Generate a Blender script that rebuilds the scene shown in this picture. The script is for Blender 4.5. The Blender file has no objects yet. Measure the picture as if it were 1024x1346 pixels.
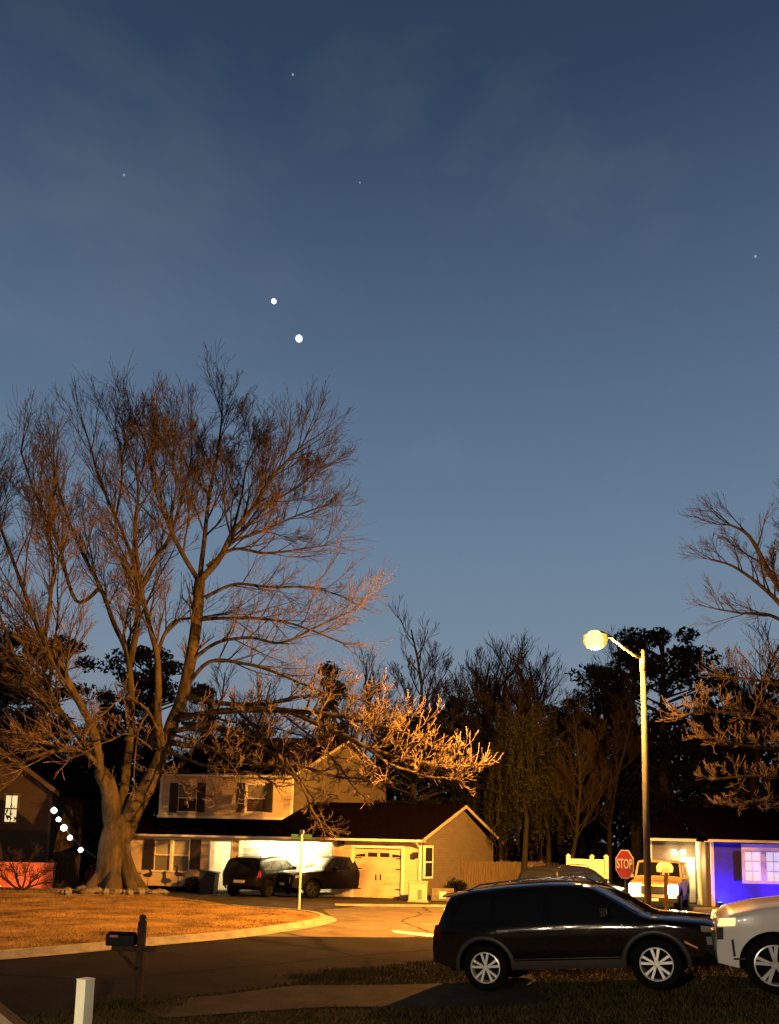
import bpy, math, random
from mathutils import Vector, Matrix
R_ = math.radians
C = bpy.context.scene.collection
SC = bpy.context.scene
rnd = random.Random(7)

# ------------------------------------------------------------------ camera model
F = 1100.0; H0 = 2.5; PITCH = R_(7.5); ROLL = 0.023
YC = 1103 - F*math.tan(PITCH)
cF = Vector((0, math.cos(PITCH), math.sin(PITCH)))
u0 = Vector((0, -math.sin(PITCH), math.cos(PITCH))); r0 = Vector((1, 0, 0))
cR = r0*math.cos(ROLL) + u0*math.sin(ROLL)
cU = u0*math.cos(ROLL) - r0*math.sin(ROLL)
CAM = Vector((0, 0, H0))
def ray(x, y): return cF + cR*((x-512)/F) - cU*((y-YC)/F)
def P(x, y, Y):
    d = ray(x, y); return CAM + d*(Y/d.y)
def G(x, y, z=0.0):
    d = ray(x, y); return CAM + d*((z-H0)/d.z)
cam = bpy.data.cameras.new('camera'); co = bpy.data.objects.new('camera', cam); C.objects.link(co)
cam.sensor_fit = 'VERTICAL'; cam.sensor_height = 24; cam.lens = 24*F/1346
cam.shift_y = (YC-673)/1346; cam.clip_end = 3000; cam.clip_start = .1
m = Matrix((cR, cU, -cF)).transposed().to_4x4(); m.translation = CAM
co.matrix_world = m; SC.camera = co

# ------------------------------------------------------------------ materials
MATS = {}
def mat(name, col, rough=.8, var=.25, scale=6, metal=0, bump=0, bscale=None, emit=None, estr=0, coat=0, spec=None, stretch=None, col2=None, detail=6, trans=0):
    if name in MATS: return MATS[name]
    M = bpy.data.materials.new(name); M.use_nodes = True
    nt = M.node_tree; b = nt.nodes['Principled BSDF']
    b.inputs['Roughness'].default_value = rough; b.inputs['Metallic'].default_value = metal
    b.inputs['Coat Weight'].default_value = coat; b.inputs['Coat Roughness'].default_value = .04
    if spec is None and rough >= .84 and not metal: spec = .08
    if spec is not None: b.inputs['Specular IOR Level'].default_value = spec
    if trans: b.inputs['Transmission Weight'].default_value = trans
    tc = nt.nodes.new('ShaderNodeTexCoord'); src = tc.outputs['Object']
    if stretch:
        mp = nt.nodes.new('ShaderNodeMapping'); mp.inputs['Scale'].default_value = stretch
        nt.links.new(src, mp.inputs['Vector']); src = mp.outputs['Vector']
    if var > 0 or col2:
        n = nt.nodes.new('ShaderNodeTexNoise'); n.inputs['Scale'].default_value = scale; n.inputs['Detail'].default_value = detail
        n.inputs['Roughness'].default_value = .65
        nt.links.new(src, n.inputs['Vector'])
        r = nt.nodes.new('ShaderNodeValToRGB'); c2 = col2 or tuple(c*(1-var) for c in col)
        c1 = col if col2 else tuple(min(1, c*(1+var)) for c in col)
        r.color_ramp.elements[0].color = (*c2, 1); r.color_ramp.elements[0].position = .32
        r.color_ramp.elements[1].color = (*c1, 1); r.color_ramp.elements[1].position = .68
        nt.links.new(n.outputs['Fac'], r.inputs['Fac']); nt.links.new(r.outputs['Color'], b.inputs['Base Color'])
    else: b.inputs['Base Color'].default_value = (*col, 1)
    if bump:
        n2 = nt.nodes.new('ShaderNodeTexNoise'); n2.inputs['Scale'].default_value = bscale or scale*4; n2.inputs['Detail'].default_value = 5
        nt.links.new(src, n2.inputs['Vector'])
        bp = nt.nodes.new('ShaderNodeBump'); bp.inputs['Strength'].default_value = bump; bp.inputs['Distance'].default_value = .05
        nt.links.new(n2.outputs['Fac'], bp.inputs['Height']); nt.links.new(bp.outputs['Normal'], b.inputs['Normal'])
    if emit:
        b.inputs['Emission Color'].default_value = (*emit, 1); b.inputs['Emission Strength'].default_value = estr
    MATS[name] = M; return M
def siding(name, col, pitch=.115, var=.16):
    M = mat(name, col, .75, var, 2.2, stretch=(1, 1, 2.5)); nt = M.node_tree; b = nt.nodes['Principled BSDF']
    tc = nt.nodes.new('ShaderNodeTexCoord'); sx = nt.nodes.new('ShaderNodeSeparateXYZ'); nt.links.new(tc.outputs['Object'], sx.inputs[0])
    dv = nt.nodes.new('ShaderNodeMath'); dv.operation = 'DIVIDE'; dv.inputs[1].default_value = pitch; nt.links.new(sx.outputs['Z'], dv.inputs[0])
    fr = nt.nodes.new('ShaderNodeMath'); fr.operation = 'FRACT'; nt.links.new(dv.outputs[0], fr.inputs[0])
    bp = nt.nodes.new('ShaderNodeBump'); bp.inputs['Strength'].default_value = .7; bp.inputs['Distance'].default_value = .02; bp.invert = True
    nt.links.new(fr.outputs[0], bp.inputs['Height']); nt.links.new(bp.outputs['Normal'], b.inputs['Normal'])
    return M
M = {}
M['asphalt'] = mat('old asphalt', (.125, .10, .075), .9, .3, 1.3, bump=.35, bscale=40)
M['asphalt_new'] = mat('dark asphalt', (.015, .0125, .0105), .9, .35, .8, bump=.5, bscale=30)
def cracks(M_, sc):
    nt = M_.node_tree; b = nt.nodes['Principled BSDF']; src = b.inputs['Base Color'].links[0].from_socket
    tc = nt.nodes.new('ShaderNodeTexCoord'); nz = nt.nodes.new('ShaderNodeTexNoise'); nz.inputs['Scale'].default_value = 1.5; nz.inputs['Detail'].default_value = 4
    ad = nt.nodes.new('ShaderNodeMixRGB'); ad.inputs[0].default_value = .25; nt.links.new(tc.outputs['Object'], nz.inputs['Vector']); nt.links.new(tc.outputs['Object'], ad.inputs[1]); nt.links.new(nz.outputs['Color'], ad.inputs[2])
    v = nt.nodes.new('ShaderNodeTexVoronoi'); v.feature = 'DISTANCE_TO_EDGE'; v.inputs['Scale'].default_value = sc; nt.links.new(ad.outputs[0], v.inputs['Vector'])
    r = nt.nodes.new('ShaderNodeValToRGB'); r.color_ramp.elements[0].color = (.3,.3,.3,1); r.color_ramp.elements[0].position = .004; r.color_ramp.elements[1].position = .016
    nt.links.new(v.outputs['Distance'], r.inputs['Fac']); m_ = nt.nodes.new('ShaderNodeMixRGB'); m_.blend_type = 'MULTIPLY'; m_.inputs[0].default_value = 1
    nt.links.new(src, m_.inputs[1]); nt.links.new(r.outputs[0], m_.inputs[2]); nt.links.new(m_.outputs[0], b.inputs['Base Color'])
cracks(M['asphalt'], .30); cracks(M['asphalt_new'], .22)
M['drive'] = mat('driveway concrete', (.045, .038, .03), .9, .35, 1.6, bump=.3, bscale=30)
M['curb'] = mat('kerb concrete', (.30, .27, .22), .85, .3, 3, bump=.4, bscale=25)
M['grass'] = mat('winter grass', (.075, .056, .024), .95, .5, 1.7, bump=.9, bscale=14, col2=(.025, .021, .010))
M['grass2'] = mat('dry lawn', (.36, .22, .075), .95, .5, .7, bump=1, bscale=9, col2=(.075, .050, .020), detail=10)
M['blade'] = mat('grass blades', (.095, .072, .028), .9, .5, 3, col2=(.028, .026, .010))
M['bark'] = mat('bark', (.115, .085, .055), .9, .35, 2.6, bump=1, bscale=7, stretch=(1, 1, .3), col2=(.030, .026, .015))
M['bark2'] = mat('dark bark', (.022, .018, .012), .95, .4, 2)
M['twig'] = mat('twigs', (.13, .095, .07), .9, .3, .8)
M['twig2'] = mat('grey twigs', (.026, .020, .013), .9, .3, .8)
M['needle'] = mat('dark needles', (.009, .010, .005), .95, .5, .6, col2=(.003, .004, .003))
M['vine'] = mat('vine leaves', (.030, .029, .010), .95, .4, 1.2, col2=(.008, .009, .004))
M['paint_w'] = mat('white paint', (.72, .68, .60), .6, .12, 2)
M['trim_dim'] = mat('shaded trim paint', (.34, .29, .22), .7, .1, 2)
M['post_paint'] = mat('weathered cream paint', (.60, .58, .42), .7, .18, 9, stretch=(1,1,.2))
M['line'] = mat('road paint', (.65, .62, .55), .7, .3, 12)
M['sid_house'] = siding('tan siding', (.54, .42, .28))
M['sid_dim'] = siding('dimmed siding', (.10, .08, .055))  # tan siding darkened, the gable walls' shade put into the colour
M['sid_dark'] = siding('brown siding', (.055, .035, .024))
M['sid_blue'] = siding('blue tinted siding', (.05, .035, .42))  # the flood light's blue is put into the wall's base colour
M['roof'] = mat('roof shingles', (.004, .0025, .002), .95, .4, 9, spec=0, bump=.5, bscale=30)
M['shutter'] = mat('dark shutter', (.022, .015, .015), .6, .2, 8)
M['glass_d'] = mat('dark window glass', (.02, .02, .022), .08, 0, coat=.4)
M['blind'] = mat('window blind', (.36, .34, .29), .8, .08, 4, stretch=(1, 1, 20))
M['glow_win'] = mat('lit window', (.8, .7, .4), .6, 0, emit=(1, .80, .42), estr=1.5)
M['porch_wall'] = mat('porch wall', (.72, .68, .55), .7, .05, 2)
M['wood_f'] = mat('weathered fence boards', (.10, .075, .045), .9, .4, 3, stretch=(6, 6, .5))
M['wood_d'] = mat('dark post wood', (.045, .027, .017), .85, .4, 6, stretch=(3, 3, .6), bump=.4)
M['black_metal'] = mat('black metal', (.012, .012, .012), .5, 0, metal=.2)
M['box_black'] = mat('mailbox black', (.004, .004, .004), .6, 0, spec=.15)
M['galv'] = mat('galvanised steel', (.11, .10, .10), .5, .25, 5, metal=.35)
M['rim'] = mat('machined alloy', (.85, .83, .80), .3, 0, metal=.3)
M['rim_grey'] = mat('grey alloy', (.62, .62, .62), .3, 0, metal=.3)
M['tyre'] = mat('tyre rubber', (.006, .006, .006), .9, .2, 30)
M['under'] = mat('underbody', (.006, .006, .006), .95, 0)
M['car_black'] = mat('black car paint', (.006, .0055, .005), .10, 0, coat=1.0)
M['car_clad'] = mat('dark cladding', (.030, .024, .020), .45, .15, 20)
M['car_white'] = mat('white car paint', (.62, .60, .58), .3, .03, 3, coat=.8)
M['car_dark'] = mat('dark car paint', (.005, .0045, .005), .35, 0, spec=.25, coat=.12)
M['car_tan'] = mat('tan car paint', (.34, .24, .13), .35, .05, 3, coat=.6)
M['car_glass'] = mat('car glass', (.008, .009, .010), .05, 0, coat=1)
M['chrome'] = mat('chrome', (.75, .74, .72), .15, 0, metal=1)
M['tail'] = mat('tail light', (.35, .01, .01), .25, 0, coat=.6)
M['tail_off'] = mat('unlit tail light', (.05, .003, .003), .3, 0)
M['plate'] = mat('number plate', (.65, .62, .58), .5, .1, 20)
M['lens_off'] = mat('headlight lens', (.45, .45, .47), .12, 0, metal=.6)
M['stone'] = mat('field stone', (.16, .14, .11), .9, .4, 4, bump=.6)
M['sign_red'] = mat('stop sign red', (.42, .035, .03), .5, .08, 6)
M['sign_white'] = mat('sign white', (.75, .73, .70), .5, 0)
M['sign_green'] = mat('sign green', (.015, .07, .035), .5, .1, 6)
M['salmon'] = mat('salmon stucco', (.48, .15, .085), .85, .25, 1.3, bump=.3)
M['cabinet'] = mat('cream cabinet', (.42, .40, .30), .6, .15, 5)
M['green_panel'] = mat('green panel', (.10, .20, .13), .6, .1, 6)
M['star'] = mat('star light', (1, 1, 1), .5, 0, emit=(.93, .97, 1), estr=2.2)
M['star_dim'] = mat('faint star light', (.3, .35, .4), .5, 0, emit=(.62, .74, .85), estr=.42)
M['bulb'] = mat('lit bulb', (1, 1, 1), .5, 0, emit=(1, .93, .80), estr=9)
M['sodium'] = mat('sodium lens', (.02, .01, .0), .5, 0, emit=(1, .42, .04), estr=1.6)
M['warm_lamp'] = mat('porch lamp glass', (1, .8, .5), .5, 0, emit=(1, .80, .42), estr=16)
M['head_on'] = mat('headlight on', (1, .9, .7), .5, 0, emit=(1, .83, .52), estr=90)
M['amber_on'] = mat('amber lamp lit', (1, .6, .2), .4, 0, emit=(1, .62, .16), estr=2.2)
M['blue_on'] = mat('blue lamp lit', (.1, .1, 1), .4, 0, emit=(.08, .2, 1), estr=6)
M['curtain'] = mat('lace curtain', (.45, .42, .50), .8, 0, emit=(.72, .68, .80), estr=.75)

# ------------------------------------------------------------------ mesh builder
class MB:
    def __init__(s): s.v = []; s.f = []; s.smooth = False
    def add(s, vs, fs):
        o = len(s.v); s.v += [tuple(v) for v in vs]; s.f += [tuple(i+o for i in f) for f in fs]
    def box(s, c, d, rot=None, tf=None):
        x, y, z = d[0]/2, d[1]/2, d[2]/2
        vs = [Vector(p) for p in ((-x,-y,-z),(x,-y,-z),(x,y,-z),(-x,y,-z),(-x,-y,z),(x,-y,z),(x,y,z),(-x,y,z))]
        if rot is not None: vs = [rot @ v for v in vs]
        vs = [v+Vector(c) for v in vs]
        if tf: vs = [tf(v) for v in vs]
        s.add(vs, [(0,3,2,1),(4,5,6,7),(0,1,5,4),(1,2,6,5),(2,3,7,6),(3,0,4,7)]); return s
    def bb(s, x0, x1, y0, y1, z0, z1, tf=None): return s.box(((x0+x1)/2,(y0+y1)/2,(z0+z1)/2),(abs(x1-x0),abs(y1-y0),abs(z1-z0)), tf=tf)
    def tube(s, pts, rad, n=8, cap=True):
        pts = [Vector(p) for p in pts]
        if not hasattr(rad, '__len__'): rad = [rad]*len(pts)
        o = len(s.v); prev = None
        for i, p in enumerate(pts):
            t = (pts[min(i+1, len(pts)-1)] - pts[max(i-1, 0)])
            if t.length < 1e-9: t = Vector((0,0,1))
            t.normalize()
            if prev is None:
                a = Vector((0,0,1)) if abs(t.z) < .9 else Vector((1,0,0)); nx = t.cross(a).normalized()
            else:
                nx = prev - t*prev.dot(t)
                if nx.length < 1e-6: nx = t.orthogonal()
                nx.normalize()
            prev = nx; ny = t.cross(nx)
            for k in range(n):
                a = 2*math.pi*k/n; q = p + nx*(rad[i]*math.cos(a)) + ny*(rad[i]*math.sin(a)); s.v.append((q.x, q.y, q.z))
        for i in range(len(pts)-1):
            for k in range(n):
                a = o+i*n+k; b = o+i*n+(k+1) % n
                s.f.append((a, b, b+n, a+n))
        if cap:
            s.f.append(tuple(o+k for k in range(n))[::-1]); e = o+(len(pts)-1)*n; s.f.append(tuple(e+k for k in range(n)))
        return s
    def lathe(s, prof, n=24, tf=None):   # prof (r, z) about z
        o = len(s.v)
        for r, z in prof:
            for k in range(n):
                a = 2*math.pi*k/n; q = Vector((r*math.cos(a), r*math.sin(a), z))
                if tf: q = tf(q)
                s.v.append(tuple(q))
        for i in range(len(prof)-1):
            for k in range(n):
                a = o+i*n+k; b = o+i*n+(k+1) % n; s.f.append((a, b, b+n, a+n))
        return s
    def prism(s, poly, h0, h1, tf=lambda a, b, h: (a, b, h)):
        n = len(poly); vs = [tf(a, b, h0) for a, b in poly]+[tf(a, b, h1) for a, b in poly]
        s.add(vs, [tuple(range(n))[::-1], tuple(range(n, 2*n))]+[(i, (i+1) % n, (i+1) % n+n, i+n) for i in range(n)]); return s
    def grid(s, fn, nu, nv):
        vs = [fn(i/nu, j/nv) for j in range(nv+1) for i in range(nu+1)]
        s.add(vs, [(j*(nu+1)+i, j*(nu+1)+i+1, (j+1)*(nu+1)+i+1, (j+1)*(nu+1)+i) for j in range(nv) for i in range(nu)]); return s
    def build(s, name, m, parent=None, smooth=None, bevel=0, label=None):
        me = bpy.data.meshes.new(name); me.from_pydata(s.v, [], s.f); me.update()
        ms = m if isinstance(m, (list, tuple)) else [m]
        for x in ms: me.materials.append(M[x] if isinstance(x, str) else x)
        if smooth if smooth is not None else s.smooth:
            me.polygons.foreach_set('use_smooth', [True]*len(me.polygons))
        o = bpy.data.objects.new(name, me); C.objects.link(o)
        if parent: o.parent = parent
        if bevel:
            bm = o.modifiers.new('bevel', 'BEVEL'); bm.width = bevel; bm.segments = 2; bm.limit_method = 'ANGLE'
        if label: o['label'] = label
        return o
def tag(o, label=None, cat=None, group=None, kind=None):
    if label: o['label'] = label
    if cat: o['category'] = cat
    if group: o['group'] = group
    if kind: o['kind'] = kind
    return o
def thing(name, label, cat, loc=(0,0,0), rz=0, group=None):
    o = bpy.data.objects.new(name, None); C.objects.link(o); o.location = loc; o.rotation_euler = (0, 0, rz)
    o.empty_display_size = .3
    return tag(o, label, cat, group)
def copy_tree(o, parent=None):
    c = o.copy(); C.objects.link(c); c.parent = parent
    for ch in list(o.children): copy_tree(ch, c)
    return c
def point(name, loc, power, col, r=.1, parent=None):
    l = bpy.data.lights.new(name, 'POINT'); l.energy = power; l.color = col; l.shadow_soft_size = r
    o = bpy.data.objects.new(name, l); C.objects.link(o); o.location = loc
    if parent: o.parent = parent
    return o
def spot(name, loc, target, power, col, ang, blend, r=.1, parent=None):
    l = bpy.data.lights.new(name, 'SPOT'); l.energy = power; l.color = col; l.shadow_soft_size = r; l.spot_size = R_(ang); l.spot_blend = blend
    o = bpy.data.objects.new(name, l); C.objects.link(o); o.location = loc
    o.rotation_euler = (Vector(target)-Vector(loc)).to_track_quat('-Z', 'Y').to_euler()
    if parent: o.parent = parent
    return o

# ------------------------------------------------------------------ world (dusk sky)
w = bpy.data.worlds.new('World'); SC.world = w; w.use_nodes = True; nt = w.node_tree
bg = nt.nodes['Background']; tc = nt.nodes.new('ShaderNodeTexCoord')
sx = nt.nodes.new('ShaderNodeSeparateXYZ'); nt.links.new(tc.outputs['Generated'], sx.inputs[0])
ns = nt.nodes.new('ShaderNodeTexNoise'); ns.inputs['Scale'].default_value = 2.3; ns.inputs['Detail'].default_value = 5; ns.inputs['Roughness'].default_value = .55
mp = nt.nodes.new('ShaderNodeMapping'); mp.inputs['Scale'].default_value = (1, 1, 2.2); mp.inputs['Rotation'].default_value = (.3, .2, .4)
nt.links.new(tc.outputs['Generated'], mp.inputs['Vector']); nt.links.new(mp.outputs['Vector'], ns.inputs['Vector'])
ramp = nt.nodes.new('ShaderNodeValToRGB'); nt.links.new(sx.outputs['Z'], ramp.inputs['Fac'])
def lin(*c): return tuple(((x/255)/12.92 if x/255 <= .04045 else ((x/255+.055)/1.055)**2.4) for x in c)+(1,)
stops = [(0, (118,120,126)), (.13, (126,137,150)), (.22, (118,137,156)), (.34, (104,127,151)), (.48, (87,109,136)), (.59, (73,92,118)), (.71, (49,67,92)), (1, (20,28,44))]
els = ramp.color_ramp.elements
els[0].position, els[0].color = stops[0][0], lin(*stops[0][1]); els[1].position, els[1].color = 1, lin(*stops[-1][1])
for p_, c_ in stops[1:-1]:
    e = els.new(p_); e.color = lin(*c_)
cr = nt.nodes.new('ShaderNodeValToRGB'); cr.color_ramp.elements[0].position = .52; cr.color_ramp.elements[0].color = (0,0,0,1)
cr.color_ramp.elements[1].position = .80; cr.color_ramp.elements[1].color = (.16,.16,.16,1)
nt.links.new(ns.outputs['Fac'], cr.inputs['Fac'])
mx = nt.nodes.new('ShaderNodeMix'); mx.data_type = 'RGBA'; mx.inputs[7].default_value = lin(150,158,165)
nt.links.new(cr.outputs['Color'], mx.inputs[0]); nt.links.new(ramp.outputs['Color'], mx.inputs[6])
mr = nt.nodes.new('ShaderNodeMapRange'); mr.interpolation_type = 'SMOOTHSTEP'
mr.inputs['From Min'].default_value = -.45; mr.inputs['From Max'].default_value = .55; mr.inputs['To Min'].default_value = .07; mr.inputs['To Max'].default_value = 1
nt.links.new(sx.outputs['Y'], mr.inputs['Value'])
ml_ = nt.nodes.new('ShaderNodeMix'); ml_.data_type = 'RGBA'; ml_.blend_type = 'MULTIPLY'; ml_.inputs[0].default_value = 1
nt.links.new(mx.outputs[2], ml_.inputs[6]); nt.links.new(mr.outputs['Result'], ml_.inputs[7])
nt.links.new(ml_.outputs[2], bg.inputs['Color']); bg.inputs['Strength'].default_value = 1.0
SC.view_settings.view_transform = 'Standard'; SC.view_settings.look = 'None'; SC.view_settings.gamma = 1; SC.view_settings.exposure = 0

# ------------------------------------------------------------------ ground
def smooth(a, b, x):
    t = max(0, min(1, (x-a)/(b-a))); return t*t*(3-2*t)
def g(x, y):
    s = max(0, min(x, 12)-1.5); s = s*s/(s+.6) if s > 0 else 0
    return .14*s*(1-smooth(15.5, 20, y))
xs = [-700,-300,-120,-60,-30]+[i*.5 for i in range(-30, 41)]+[30,60,120,300,700]
ys = [-60,-20,0,5]+[i*.5 for i in range(12, 60)]+[34,40,60,100,200,500,1200]
mb = MB(); mb.add([(x, y, g(x, y)) for y in ys for x in xs], [(j*len(xs)+i, j*len(xs)+i+1, (j+1)*len(xs)+i+1, (j+1)*len(xs)+i) for j in range(len(ys)-1) for i in range(len(xs)-1)])
tag(mb.build('ground', 'grass', smooth=True), kind='structure')
def sheet(name, pix, z, m):
    mb = MB(); pts = [G(x, y) for x, y in pix]; mb.add([(p.x, p.y, z) for p in pts], [tuple(range(len(pts)))[::-1]])
    return tag(mb.build(name, m), kind='structure')
def cat(pts, k=6):   # catmull-rom
    out = []; n = len(pts)
    for i in range(n-1):
        p0, p1, p2, p3 = pts[max(i-1,0)], pts[i], pts[i+1], pts[min(i+2,n-1)]
        for j in range(k):
            t = j/k; out.append(tuple(.5*((2*b)+(-a+c)*t+(2*a-5*b+4*c-d)*t*t+(-a+3*b-3*c+d)*t**3) for a, b, c, d in zip(p0, p1, p2, p3)))
    out.append(tuple(pts[-1])); return out
edge_px = cat([(-260,1282),(-60,1263),(60,1253),(200,1240),(300,1231),(360,1223),(400,1216.5),(419,1211.5),(421,1208),(410,1204),(390,1201),(350,1198),(310,1195),(280,1190),(230,1183)], 5)
near_px = [(-260,1372),(-60,1349),(60,1334),(160,1321),(300,1305),(380,1294),(410,1284),(450,1277),(500,1271),(580,1262),(700,1252),(1024,1238),(1300,1232)]
i300 = 20
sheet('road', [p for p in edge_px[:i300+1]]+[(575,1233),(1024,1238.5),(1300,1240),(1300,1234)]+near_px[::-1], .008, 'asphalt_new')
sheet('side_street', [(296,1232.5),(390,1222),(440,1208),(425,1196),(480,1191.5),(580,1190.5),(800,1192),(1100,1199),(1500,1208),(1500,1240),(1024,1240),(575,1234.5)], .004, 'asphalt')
sheet('house_driveway', [(185,1171),(280,1169),(470,1176),(532,1180),(580,1184),(560,1189),(480,1190),(425,1195),(380,1199),(310,1194),(240,1184)], .012, 'drive')
sheet('stop_line', [(514,1223),(519,1226.5),(580,1233.5),(640,1240),(640,1236.5),(580,1229.5)], .014, 'line')
# raised lawn
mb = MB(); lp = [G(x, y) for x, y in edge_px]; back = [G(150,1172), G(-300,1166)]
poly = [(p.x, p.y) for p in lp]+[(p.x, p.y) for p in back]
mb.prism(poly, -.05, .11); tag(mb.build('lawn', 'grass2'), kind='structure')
mb = MB(); pts = [(p.x, p.y) for p in lp[:62]]
def offs(pts, d):
    out = []
    for i, p in enumerate(pts):
        a = Vector(pts[max(i-1,0)]); b = Vector(pts[min(i+1,len(pts)-1)]); t = (b-a).normalized(); out.append((p[0]+t.y*d, p[1]-t.x*d))
    return out
o1 = offs(pts, .14); o0 = offs(pts, -.03); o2 = offs(pts, .48)
n = len(pts)
mb.add([(a[0],a[1],-.02) for a in o1]+[(a[0],a[1],.13) for a in o1]+[(a[0],a[1],.135) for a in o0]+[(a[0],a[1],0) for a in o0],
       [(i,i+1,n+i+1,n+i) for i in range(n-1)]+[(n+i,n+i+1,2*n+i+1,2*n+i) for i in range(n-1)]+[(2*n+i,2*n+i+1,3*n+i+1,3*n+i) for i in range(n-1)])
mb.add([(a[0],a[1],.016) for a in o1]+[(a[0],a[1],.016) for a in o2], [(i,i+1,n+i+1,n+i) for i in range(n-1)])
tag(mb.build('kerb', 'curb', smooth=False), kind='structure')
# far kerb strip along driveway verge
mb = MB(); a = G(440,1190.5); b_ = G(1100,1197); d_ = (b_-a); mb.box(((a+b_)/2+Vector((0,0,.02))), (d_.length, .3, .10), Matrix.Rotation(math.atan2(d_.y,d_.x),3,'Z')); tag(mb.build('kerb', 'curb'), kind='structure')
# near driveway following the rise
def strip(name, A, B, m, dz=.02, nu=60, nv=8):
    mb = MB()
    def fn(u, v):
        def along(L):
            t = u*(len(L)-1); i = min(int(t), len(L)-2); f = t-i; p = G(*L[i]); q = G(*L[i+1]); return p*(1-f)+q*f
        p = along(A)*(1-v)+along(B)*v; return (p.x, p.y, g(p.x, p.y)+dz)
    mb.grid(fn, nu, nv); return tag(mb.build(name, m, smooth=True), kind='structure')
strip('driveway', [(170,1322),(300,1308),(390,1297),(520,1296),(700,1290)], [(215,1340),(300,1334),(430,1325),(560,1325),(720,1325)], 'drive')
# grass blades near the camera and on the verges
mb = MB()
def blades(n, area, hmin, hmax):
    for _ in range(n):
        x, y = area()
        if x is None: continue
        z = g(x, y); h = rnd.uniform(hmin, hmax); a = rnd.uniform(0, 6.283); wd = rnd.uniform(.006, .012)*(1+y*.03)
        lx, ly = rnd.gauss(0, h*.5), rnd.gauss(0, h*.5); c, s = math.cos(a)*wd, math.sin(a)*wd
        mb.add([(x-c, y-s, z-.01), (x+c, y+s, z-.01), (x+lx, y+ly, z+h)], [(0,1,2)])
near_w = [(G(x,y).x, G(x,y).y) for x, y in near_px]
def near_y(x):
    for (x0,y0),(x1,y1) in zip(near_w, near_w[1:]):
        if x0 <= x <= x1: return y0+(y1-y0)*(x-x0)/(x1-x0)
    return 13
dl = [G(*p) for p in [(170,1322),(300,1308),(390,1297),(520,1296),(700,1290)]]; dh = [G(*p) for p in [(215,1340),(300,1334),(430,1325),(560,1325),(720,1325)]]
def yint(L, x):
    for p, q in zip(L, L[1:]):
        if p.x <= x <= q.x: return p.y+(q.y-p.y)*(x-p.x)/(q.x-p.x)
    return None
def area_near():
    x = rnd.uniform(-7.5, 8); y = rnd.uniform(8.5, 19)
    if y > near_y(x)+rnd.gauss(0,.06): return None, None
    a, b = yint(dl, x), yint(dh, x)
    if a and b and b-.03 < y < a+.03: return None, None
    return x, y
blades(150000, area_near, .02, .07)
for cx_, cy_ in [(180,1318),(165,1322),(420,1286),(470,1279)]:
    p = G(cx_, cy_)
    blades(1500, lambda: (rnd.gauss(p.x,.3), rnd.gauss(p.y,.12)), .03, .1)
tag(mb.build('grass', 'blade'), 'short dry winter grass blades covering the near verge', 'grass', kind='stuff')

mb = MB(); lawn_poly = poly
def inside(x, y):
    c = False; n = len(lawn_poly); j = n-1
    for i in range(n):
        (xi, yi), (xj, yj) = lawn_poly[i], lawn_poly[j]
        if (yi > y) != (yj > y) and x < (xj-xi)*(y-yi)/(yj-yi)+xi: c = not c
        j = i
    return c
clump = [(rnd.uniform(-20,0), rnd.uniform(16,36), rnd.uniform(.5,2.2)) for _ in range(90)]
cnt = 0
while cnt < 45000:
    c_ = rnd.choice(clump); x, y = (rnd.gauss(c_[0], c_[2]), rnd.gauss(c_[1], c_[2]*.7)) if rnd.random() < .6 else (rnd.uniform(-20, 0), rnd.uniform(16, 36))
    if not inside(x, y) or abs(x) > y*.52: cnt += .2; continue
    cnt += 1; h = rnd.uniform(.01, .035); a = rnd.uniform(0, 6.283); wd = rnd.uniform(.010,.020); c, s = math.cos(a)*wd, math.sin(a)*wd
    mb.add([(x-c, y-s, .105), (x+c, y+s, .105), (x+rnd.gauss(0,h*.6), y+rnd.gauss(0,h*.6), .11+h)], [(0,1,2)])
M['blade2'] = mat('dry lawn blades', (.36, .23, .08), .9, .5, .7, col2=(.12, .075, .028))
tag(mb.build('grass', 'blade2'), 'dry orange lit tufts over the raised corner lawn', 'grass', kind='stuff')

# ------------------------------------------------------------------ trees
def rv(r): return Vector((r.gauss(0,1), r.gauss(0,1), r.gauss(0,1))).normalized()
def branch(mb, tw, r, p, d, L, rad, lev, K):
    """one branch with its own side shoots. lev 0 = twig."""
    seg = K['seg'][lev]; pts = [p.copy()]; n = seg; q = p.copy(); dd = d.normalized(); up = K['up'][lev]
    dirs = []
    for i in range(n):
        dd = (dd + rv(r)*K['wig'] + Vector((0,0,up))).normalized(); q = q + dd*(L/n); pts.append(q.copy()); dirs.append(dd.copy())
    rads = [max(K['rmin'], rad*(1-.78*i/n)) for i in range(n+1)]
    (tw if lev <= 1 else mb).tube(pts, rads, 3 if lev <= 1 else 5, cap=False)
    if lev > 0:
        nc = K['n'][lev]; nc = max(1, int(nc*(.75+.5*r.random())))
        for k in range(nc):
            t = .18+.8*(k+r.random()*.8)/nc; t = min(t, .99); fi = t*n; i = int(fi); f = fi-i
            pos = pts[i].lerp(pts[i+1], f); base = dirs[i]
            side = rv(r); side = (side-base*side.dot(base)).normalized()
            ang = r.uniform(*K['ang']); nd = (base*math.cos(ang)+side*math.sin(ang)).normalized()
            branch(mb, tw, r, pos, nd, L*K['len'][lev]*(1.1-.55*t)*r.uniform(.7,1.25), rads[i]*.6, lev-1, K)
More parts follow.
